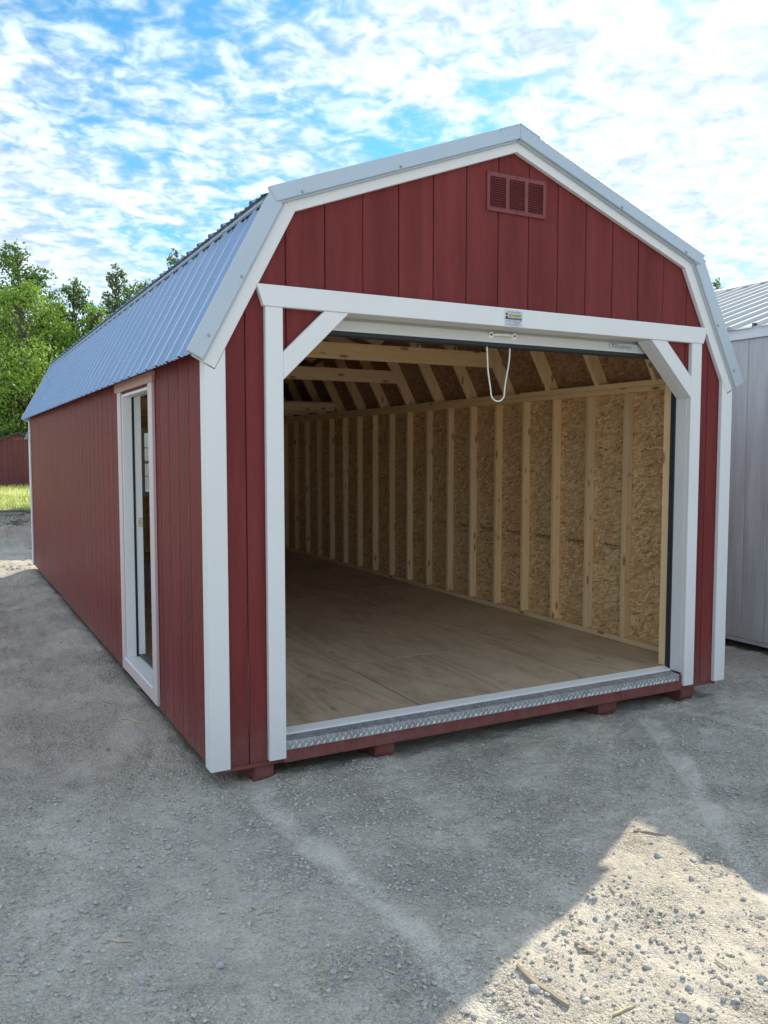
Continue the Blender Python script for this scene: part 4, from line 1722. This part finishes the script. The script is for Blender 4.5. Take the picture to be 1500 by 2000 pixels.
def leaf_quads(pts, size, rg, droop=0.2):
    n = len(pts)
    d = rg.normal(size=(n, 3))
    d[:, 2] -= droop
    d /= np.linalg.norm(d, axis=1, keepdims=True)
    e = np.cross(d, rg.normal(size=(n, 3)))
    e /= np.linalg.norm(e, axis=1, keepdims=True) + 1e-9
    s = size * rg.uniform(0.6, 1.35, size=(n, 1))
    a = pts - d * s * 0.5
    c = pts + d * s * 0.5
    b = pts + e * s * 0.32 + d * s * 0.05
    f = pts - e * s * 0.32 + d * s * 0.05
    vv_ = np.stack([a, b, c, f], 1).reshape(-1, 3)
    ff_ = np.arange(4 * n).reshape(-1, 4)
    return vv_, ff_


def tree(name, label, x, y, h, rad, base, clumps, leaves, size, mat, seed, group, narrow=1.0, open_=0.5):
    rg = np.random.default_rng(seed)
    z0 = gz(x, y) - 0.1
    t = thing(name, label, "tree", (x, y, z0), group)
    mb_ = MB()
    lean = rg.normal(0, 0.02, 2)
    pts = [(lean[0] * h * q + 0.15 * math.sin(q * 5 + seed), lean[1] * h * q, h * q * 0.94) for q in np.linspace(0, 1, 9)]
    mb_.tube(pts, [max(0.02, 0.016 * h * (1 - q) ** 0.8) for q in np.linspace(0, 1, 9)], 7)
    cl = []
    for k_ in range(clumps):
        q = base + (1 - base) * ((k_ + rg.uniform(0, 1)) / clumps)
        up_ = (1 - q) / (1 - base)
        prof = min(1.0, 0.16 + 2.1 * up_) * (1.0 - 0.35 * max(0.0, up_ - 0.7) / 0.3) * narrow
        a = rg.uniform(0, 2 * math.pi)
        rr = rad * prof * math.sqrt(rg.uniform(0.05, 1.0))
        zc_ = h * q
        cx2, cy2 = math.cos(a) * rr + lean[0] * h * q, math.sin(a) * rr + lean[1] * h * q
        cr = rad * rg.uniform(0.16, 0.44) * (0.35 + 0.75 * prof)
        cl.append((cx2, cy2, zc_, cr))
        if rg.uniform() < 0.7:
            zb0 = max(0.15 * h, zc_ - rr * 0.9 - 0.3)
            mb_.tube([(lean[0] * zb0, lean[1] * zb0, zb0), (cx2 * 0.5, cy2 * 0.5, (zb0 + zc_) / 2 + 0.1), (cx2, cy2, zc_)], [0.006 * h, 0.004 * h, 0.012], 5)
    mb_.build("trunk", M['bark'], t)
    wts = np.array([c_[3] ** 2 for c_ in cl])
    idx = rg.choice(len(cl), leaves, p=wts / wts.sum())
    C_ = np.array(cl)[idx]
    dirs = rg.normal(size=(leaves, 3))
    dirs /= np.linalg.norm(dirs, axis=1, keepdims=True)
    r_ = rg.uniform(0, 1, size=(leaves, 1)) ** open_
    p_ = C_[:, :3] + dirs * r_ * C_[:, 3:4] * np.array([1.15, 1.15, 0.85])
    p_[:, 2] = np.maximum(p_[:, 2], 0.1)
    v_, f_ = leaf_quads(p_, size, rg)
    me_ = bpy.data.meshes.new("crown")
    np_mesh(me_, v_, f_, False)
    link("crown", me_, t, mat=M[mat])
    return t


def at_px(u, d):
    """ground point seen in the column u at the distance d from the camera"""
    r = right * ((u - 750) / 1634.6) + fwd
    r.z = 0
    r.normalize()
    return CAM.x + r.x * d, CAM.y + r.y * d


GT = "trees along the edge of the woods"
TREES = [
    # name, label, u, d, h, rad, base, clumps, leaves, size, mat, narrow
    ("tall_tree", "tallest tree at the far left, its top sparse and see-through", 56, 47, 11.9, 2.6, 0.25, 91, 17236, 0.168, 'leaf', 0.9),
    ("leafy_tree", "bright yellow-green tree in front of the tallest tree", 62, 41, 8.9, 2.9, 0.12, 104, 22161, 0.146, 'leaf_yellow', 1.0),
    ("leafy_tree", "mid-green tree right of the tallest one with drooping ragged branches", 152, 46, 10.2, 2.0, 0.15, 78, 14774, 0.151, 'leaf', 1.0),
    ("slender_tree", "thin pale tree with a feathery top between two fuller trees", 226, 48, 11.5, 1.5, 0.30, 52, 6402, 0.146, 'leaf_pale', 0.8),
    ("leafy_tree", "dense round-topped tree rising just behind the barn's roof edge", 282, 44, 9.9, 2.4, 0.15, 104, 19699, 0.146, 'leaf', 1.0),
    ("slender_tree", "pale thin tree whose top just clears the knee of the barn roof", 357, 47, 12.5, 1.7, 0.35, 46, 4677, 0.146, 'leaf_pale', 0.8),
    ("leafy_tree", "full green tree low behind the barn, right of the thin pale top", 330, 50, 9.6, 3.0, 0.15, 78, 14774, 0.168, 'leaf', 1.0),
    ("leafy_tree", "light green tree between the ragged tree and the slender pale one", 196, 42, 8.3, 1.9, 0.10, 78, 16005, 0.140, 'leaf_yellow', 1.0),
    ("leafy_tree", "dark green tree at the left edge of the picture", -25, 44, 8.6, 2.6, 0.10, 104, 20930, 0.157, 'leaf', 1.0),
    ("leafy_tree", "dark tree low in front of the woods just above the far red shed's roof", 40, 50, 4.90, 2.6, 0.02, 91, 19699, 0.134, 'leaf', 1.0),
    ("leafy_tree", "shaded tree low in front of the woods beside the barn's back corner", 118, 50, 5.70, 2.4, 0.02, 91, 19699, 0.134, 'leaf', 1.0),
    ("leafy_tree", "broad tree filling the gap between the tallest tree and the ragged one", 112, 53, 9.6, 2.6, 0.08, 110, 19000, 0.16, 'leaf', 1.0),
    ("leafy_tree", "broad tree behind the slender pale one, low against the roof edge", 246, 54, 10.4, 2.6, 0.08, 110, 19000, 0.16, 'leaf', 1.0),
    ("leafy_tree", "bushy tree beyond the left edge of the view", -120, 45, 9.00, 3.0, 0.05, 78, 16005, 0.168, 'leaf', 1.0),
    ("small_tree", "lone tree whose tip shows between the barn and the white shed's ridge", 1397, 62, 13.25, 1.6, 0.35, 52, 6156, 0.157, 'leaf_pale', 1.0),
]
for k, (nm, lb, u, d, h, rad, base, cl, lv, sz, mt, nw) in enumerate(TREES):
    x, y = at_px(u, d)
    tree(nm, lb, x, y, h, rad, base, cl, lv, sz, mt, 100 + k, None if nm == 'small_tree' else GT, nw, 0.62)
# the wood behind them, one mass
rg = np.random.default_rng(5)
n = 26000
u_ = rg.uniform(-420, 640, n)
d_ = rg.uniform(52, 64, n)
lim = 7.5 + 2.2 * fbm(u_ / 60.0, d_ * 0.1, 1.0, 3, 3)
zz = rg.uniform(0.1, 1, n) ** 0.8 * lim
rv = np.array([[*(right * ((u - 750) / 1634.6) + fwd)] for u in u_])
rv[:, 2] = 0
rv /= np.linalg.norm(rv, axis=1, keepdims=True)
pp = np.array(CAM)[None, :] * np.array([1, 1, 0]) + rv * d_[:, None]
pp[:, 2] = zz
v_, f_ = leaf_quads(pp, 0.4, rg)
me = bpy.data.meshes.new("woods")
np_mesh(me, v_, f_, False)
wood = link("woods", me, mat=M['leaf'])
wood["kind"] = "stuff"

# ------------------------------------------------------------------ grass of the meadow
n = 26000
gxs = rg.uniform(-9, 7, n)
gys = 19.5 + rg.uniform(0, 1, n) ** 1.2 * 14.4
keep = (fbm(gxs, gys, 0.8, 3, 52) > 0.42) & (gys > 20.0 + (fbm(gxs, gys, 0.45, 4, 44) - 0.5) * 3.2)
gxs, gys = gxs[keep], gys[keep]
gzs = ground_z(gxs, gys)
n = len(gxs)
hh = rg.uniform(0.05, 0.16, n) * (0.6 + 0.8 * fbm(gxs, gys, 0.6, 2, 71))
ang = rg.uniform(0, 2 * math.pi, n)
ln = rg.normal(0, 0.05, (n, 2))
wd = 0.012
a = np.stack([gxs - np.cos(ang) * wd, gys - np.sin(ang) * wd, gzs - 0.01], -1)
b = np.stack([gxs + np.cos(ang) * wd, gys + np.sin(ang) * wd, gzs - 0.01], -1)
c = np.stack([gxs + ln[:, 0], gys + ln[:, 1], gzs + hh], -1)
me = bpy.data.meshes.new("grass")
np_mesh(me, np.stack([a, b, c], 1).reshape(-1, 3), np.arange(3 * n).reshape(-1, 3), False)


def mat_grass():
    t = NT('meadow_grass')
    nn_ = t.noise(t.pos(), 1.1, 4, 0.6)
    c_ = t.ramp(nn_, [(0.3, (0.35, 0.45, 0.12)), (0.5, (0.54, 0.60, 0.19)), (0.7, (0.68, 0.67, 0.28))])
    return t.set(c_, 0.7, None, None, 0.2)


M['grass'] = mat_grass()
gr = link("grass", me, mat=M['grass'])
gr["kind"] = "stuff"

# ------------------------------------------------------------------ gravel, stones, straw, splinters


def ico():
    bm = bmesh.new()
    bmesh.ops.create_icosphere(bm, subdivisions=1, radius=1.0)
    v = np.array([x.co[:] for x in bm.verts])
    f = np.array([[q.index for q in p_.verts] for p_ in bm.faces])
    bm.free()
    return v, f


IV, IF = ico()


def in_barn(x, y):
    return (x > -0.01) & (x < 3.41) & (y > 0.03) & (y < 8.3)


def scatter(n, x0, x1, y0, y1, smin, smax, power, seed, dens):
    r = np.random.default_rng(seed)
    x = r.uniform(x0, x1, n)
    y = r.uniform(y0, y1, n)
    k_ = (r.uniform(0, 1, n) < dens(x, y)) & ~in_barn(x, y)
    x, y = x[k_], y[k_]
    s = smin + (smax - smin) * r.uniform(0, 1, len(x)) ** power
    return x, y, s


def pebble_mesh(name, x, y, s, seed, sink=0.15):
    big_ = s > 0.0085
    return merge_np(name, pebbles(x[big_], y[big_], s[big_], seed, sink, IV, IF), pebbles(x[~big_], y[~big_], s[~big_], seed + 1, sink, OV, OF))


def merge_np(name, a, b):
    me_ = bpy.data.meshes.new(name)
    np_mesh(me_, np.concatenate([a[0], b[0]]), np.concatenate([a[1], b[1] + len(a[0])]), False)
    return me_


def pebbles(x, y, s, seed, sink, IV, IF):
    r = np.random.default_rng(seed)
    n = len(x)
    z = ground_z(x, y)
    V = IV[None] * (1 + r.normal(0, 0.16, (n, len(IV), 1)))
    V = V * (s[:, None, None] * 0.5) * np.stack([r.uniform(0.8, 1.3, n), r.uniform(0.7, 1.0, n), r.uniform(0.45, 0.85, n)], -1)[:, None, :]
    a = r.uniform(0, 2 * math.pi, n)
    ca, sa = np.cos(a)[:, None], np.sin(a)[:, None]
    X = V[..., 0] * ca - V[..., 1] * sa
    Y = V[..., 0] * sa + V[..., 1] * ca
    V = np.stack([X + x[:, None], Y + y[:, None], V[..., 2] + (z + s * 0.5 * (0.5 - sink))[:, None]], -1)
    F = IF[None] + (np.arange(n) * len(IV))[:, None, None]
    return V.reshape(-1, 3), F.reshape(-1, 3)


def dens_near(x, y):
    c_ = sstep(fbm(x, y, 1.4, 4, 201), 0.42, 0.66)
    tr = track_amount(x, y)
    edge = np.zeros_like(x)
    for pts, w, st_ in TRACKS:
        dd = polydist(x, y, pts)
        edge = np.maximum(edge, np.exp(-np.square((dd - 0.13) / 0.06)))
    return np.clip(0.04 + 0.55 * c_ + 0.4 * edge - 0.9 * tr, 0.01, 1)


parts = []
x1, y1, s1 = scatter(52000, -2.0, 3.6, -2.7, 0.3, 0.0045, 0.021, 3.4, 1, dens_near)
x2, y2, s2 = scatter(9000, -2.6, 0.0, 0.0, 8.5, 0.006, 0.022, 3.0, 2, lambda x, y: 0.6 * dens_near(x, y))
x3, y3, s3 = scatter(5000, 3.4, 4.7, -0.6, 3.0, 0.006, 0.030, 2.5, 3, dens_near)
x4, y4, s4 = scatter(6000, -2.2, 1.1, 8.4, 19.0, 0.02, 0.07, 2.5, 4, dens_near)
gx2 = np.concatenate([x1, x2, x3, x4])
gy2 = np.concatenate([y1, y2, y3, y4])
gs2 = np.concatenate([s1, s2, s3, s4])
OV = np.array([(1, 0, 0), (-1, 0, 0), (0, 1, 0), (0, -1, 0), (0, 0, 1), (0, 0, -1)], float)
OF = np.array([(0, 2, 4), (2, 1, 4), (1, 3, 4), (3, 0, 4), (2, 0, 5), (1, 2, 5), (3, 1, 5), (0, 3, 5)])
gv = link("gravel", pebble_mesh("gravel", gx2, gy2, gs2, 9), mat=M['gravel'])
gv["kind"] = "stuff"

ST = [(0.43, -1.85, .034, "big pale rounded stone beside the long wood splinter in the sunlit patch"),
      (0.70, -1.67, .024, "grey stone at the shadow edge above the short dark wood chip"),
      (1.39, -1.42, .033, "largest grey stone near the tip of the sunlit patch"),
      (1.48, -1.51, .030, "pale stone under the right shadow edge of the sunlit patch"),
      (0.71, -2.16, .038, "broad light grey stone at the bottom edge of the sunlit patch"),
      (0.85, -2.06, .028, "rounded grey stone standing right of the pale splinter"),
      (0.81, -1.93, .026, "grey stone above the pale splinter in the sun"),
      (1.37, -0.67, .029, "light stone alone in the shade in front of the doorway"),
      (0.33, -1.65, .029, "pale stone just inside the shadow above the long wood splinter"),
      (-0.54, -0.37, .029, "light triangular stone in the shaded ground left of the drag mark"),
      (-0.32, -0.45, .033, "flat grey stone in the shaded ground below the barn's corner"),
      (-0.37, -1.31, .029, "bluish stone at the lower left of the shaded ground")]
SS = [(1.36, -1.61, .023), (1.11, -1.77, .021), (0.79, -2.15, .021), (0.91, -2.18, .021), (1.07, -2.14, .025), (1.37, -1.91, .025), (0.21, -1.86, .022), (0.24, -1.89, .023), (0.86, -1.84, .017), (0.81, -1.86, .016), (1.02, -1.82, .017), (0.61, -1.92, .015), (0.53, -1.96, .021), (0.89, -2.15, .018), (1.45, -1.32, .019), (1.67, -1.37, .021), (1.14, -0.83, .023), (0.68, -1.24, .023), (0.19, -1.70, .025), (-0.35, -0.33, .025), (-0.10, -1.33, .023), (-0.06, -1.48, .025), (-0.68, -1.29, .021), (-0.61, -1.31, .021), (-0.59, -1.37, .024), (-0.57, -1.40, .021), (-0.89, -1.15, .018), (0.48, -0.64, .022), (0.61, -0.53, .028), (0.05, -1.26, .017), (-0.04, -1.28, .017), (0.07, -0.85, .020), (-0.72, -0.10, .026), (-0.23, -0.15, .023), (-0.47, -0.72, .015),
      (0.36, -0.30, .026), (0.55, -0.22, .022), (1.30, -0.20, .022), (0.10, -0.55, .022), (0.30, -0.62, .018), (-0.10, -0.62, .02), (1.65, -0.95, .02), (2.35, -1.25, .022), (1.95, -0.62, .02), (-0.95, -0.6, .022), (0.42, -1.02, .02), (0.38, -0.88, .018)]
bm = bmesh.new()
bmesh.ops.create_icosphere(bm, subdivisions=2, radius=0.5)
base_v = np.array([q.co[:] for q in bm.verts])
base_f = [[q.index for q in p_.verts] for p_ in bm.faces]
bm.free()
var = []
for k in range(6):
    r = np.random.default_rng(300 + k)
    V = base_v.copy()
    for j in range(9):                       # planes that cut facets off a ball
        d = r.normal(size=3)
        d /= np.linalg.norm(d)
        t_ = V @ d - r.uniform(0.30, 0.42)
        V = V - np.maximum(t_, 0)[:, None] * d[None]
    V *= np.array([1.15, 0.9, 0.7])
    me_ = mesh("stone", V, base_f, False)
    me_.materials.append(M['stone'])
    var.append(me_)
r = np.random.default_rng(77)
for k, item in enumerate(ST + [(*q, None) for q in SS]):
    x, y, s, lb = item
    o = link("stone", var[k % 6], None, (x, y, gz(x, y) + s * 0.12))
    o.scale = (s * 1.12,) * 3
    o.rotation_euler = (r.uniform(-0.3, 0.3), r.uniform(-0.3, 0.3), r.uniform(0, 6.28))
    if lb:
        tag(o, lb, "stone")
    else:
        tag(o, "small grey stone lying loose on the dusty gravel in front of the barn", "stone", "small loose stones on the gravel")


def splinter(name, label, a, b, w, h, mat, seed):
    r = np.random.default_rng(seed)
    a, b = Vector((a[0], a[1], 0)), Vector((b[0], b[1], 0))
    d = b - a
    nrm = Vector((-d.y, d.x, 0)).normalized()
    v, f = [], []
    K = 7
    for i in range(K):
        t_ = i / (K - 1)
        p_ = a + d * t_
        ww = w * (0.25 + 0.75 * math.sin(math.pi * min(1, 0.12 + t_ * 0.80))) * r.uniform(0.8, 1.1)
        zc_ = gz(p_.x, p_.y) + 0.002
        o_ = r.normal(0, w * 0.10)
        for sgn, z in ((-1, 0), (1, 0), (0.8, h), (-0.7, h * r.uniform(0.7, 1.1))):
            q = p_ + nrm * (sgn * ww * 0.5 + o_)
            v.append((q.x, q.y, zc_ + z))
    for i in range(K - 1):
        for j in range(4):
            f.append((4 * i + j, 4 * i + (j + 1) % 4, 4 * i + 4 + (j + 1) % 4, 4 * i + 4 + j))
    f += [(3, 2, 1, 0), tuple(4 * (K - 1) + j for j in range(4))]
    mb_ = MB()
    mb_.add(v, f)
    # origin at the middle of the piece
    o = mb_.build(name, M[mat])
    return tag(o, label, "wood scrap")


splinter("wood_splinter", "long weathered wood splinter lying across the sunlit patch near the bottom", (0.435, -1.755), (0.473, -1.955), 0.020, 0.010, 'splinter', 1)
splinter("wood_splinter", "short dark curled wood chip in the sunlit patch", (0.690, -1.730), (0.722, -1.800), 0.016, 0.009, 'splinter', 2)
splinter("wood_splinter", "pale short splinter at the bottom edge of the sunlit patch", (0.556, -2.045), (0.645, -2.045), 0.010, 0.006, 'straw', 3)
splinter("wood_splinter", "thin straw-coloured stick by the side wall near the barn's front corner", (-0.209, 1.212), (-0.100, 1.030), 0.012, 0.006, 'straw', 4)
splinter("wood_splinter", "pale thin stick on the shaded ground at lower left", (-0.655, -0.985), (-0.580, -1.046), 0.008, 0.005, 'straw', 5)
splinter("wood_splinter", "dark twig along the right shadow edge near the tip of the sunlit patch", (1.46, -1.21), (1.548, -1.310), 0.009, 0.006, 'splinter', 6)
# loose straw, too fine to count
n = 900
x = rg.uniform(-1.8, 3.4, n)
y = rg.uniform(-2.6, 0.0, n)
k_ = (rg.uniform(0, 1, n) < 0.12 + 0.9 * sstep(fbm(x, y, 1.7, 3, 301), 0.52, 0.68)) & ~in_barn(x, y)
x, y = x[k_], y[k_]
n = len(x)
an = rg.uniform(0, math.pi * 2, n)
l_ = rg.uniform(0.012, 0.055, n)
w_ = rg.uniform(0.0012, 0.0026, n)
dx, dy = np.cos(an) * l_ / 2, np.sin(an) * l_ / 2
px_, py_ = -np.sin(an) * w_, np.cos(an) * w_
z1 = ground_z(x - dx, y - dy) + 0.003
z2 = ground_z(x + dx, y + dy) + 0.004
V = np.stack([np.stack([x - dx + px_, y - dy + py_, z1], -1), np.stack([x + dx + px_, y + dy + py_, z2], -1),
              np.stack([x + dx - px_, y + dy - py_, z2], -1), np.stack([x - dx - px_, y - dy - py_, z1], -1),
              np.stack([x - dx, y - dy, z1 + w_ * 1.6], -1), np.stack([x + dx, y + dy, z2 + w_ * 1.6], -1)], 1)
F = np.array([[0, 1, 5, 4], [4, 5, 2, 3]])[None] + (np.arange(n) * 6)[:, None, None]
me = bpy.data.meshes.new("straw")
np_mesh(me, V.reshape(-1, 3), F.reshape(-1, 4), False)
sw = link("straw", me, mat=M['straw'])
sw["kind"] = "stuff"
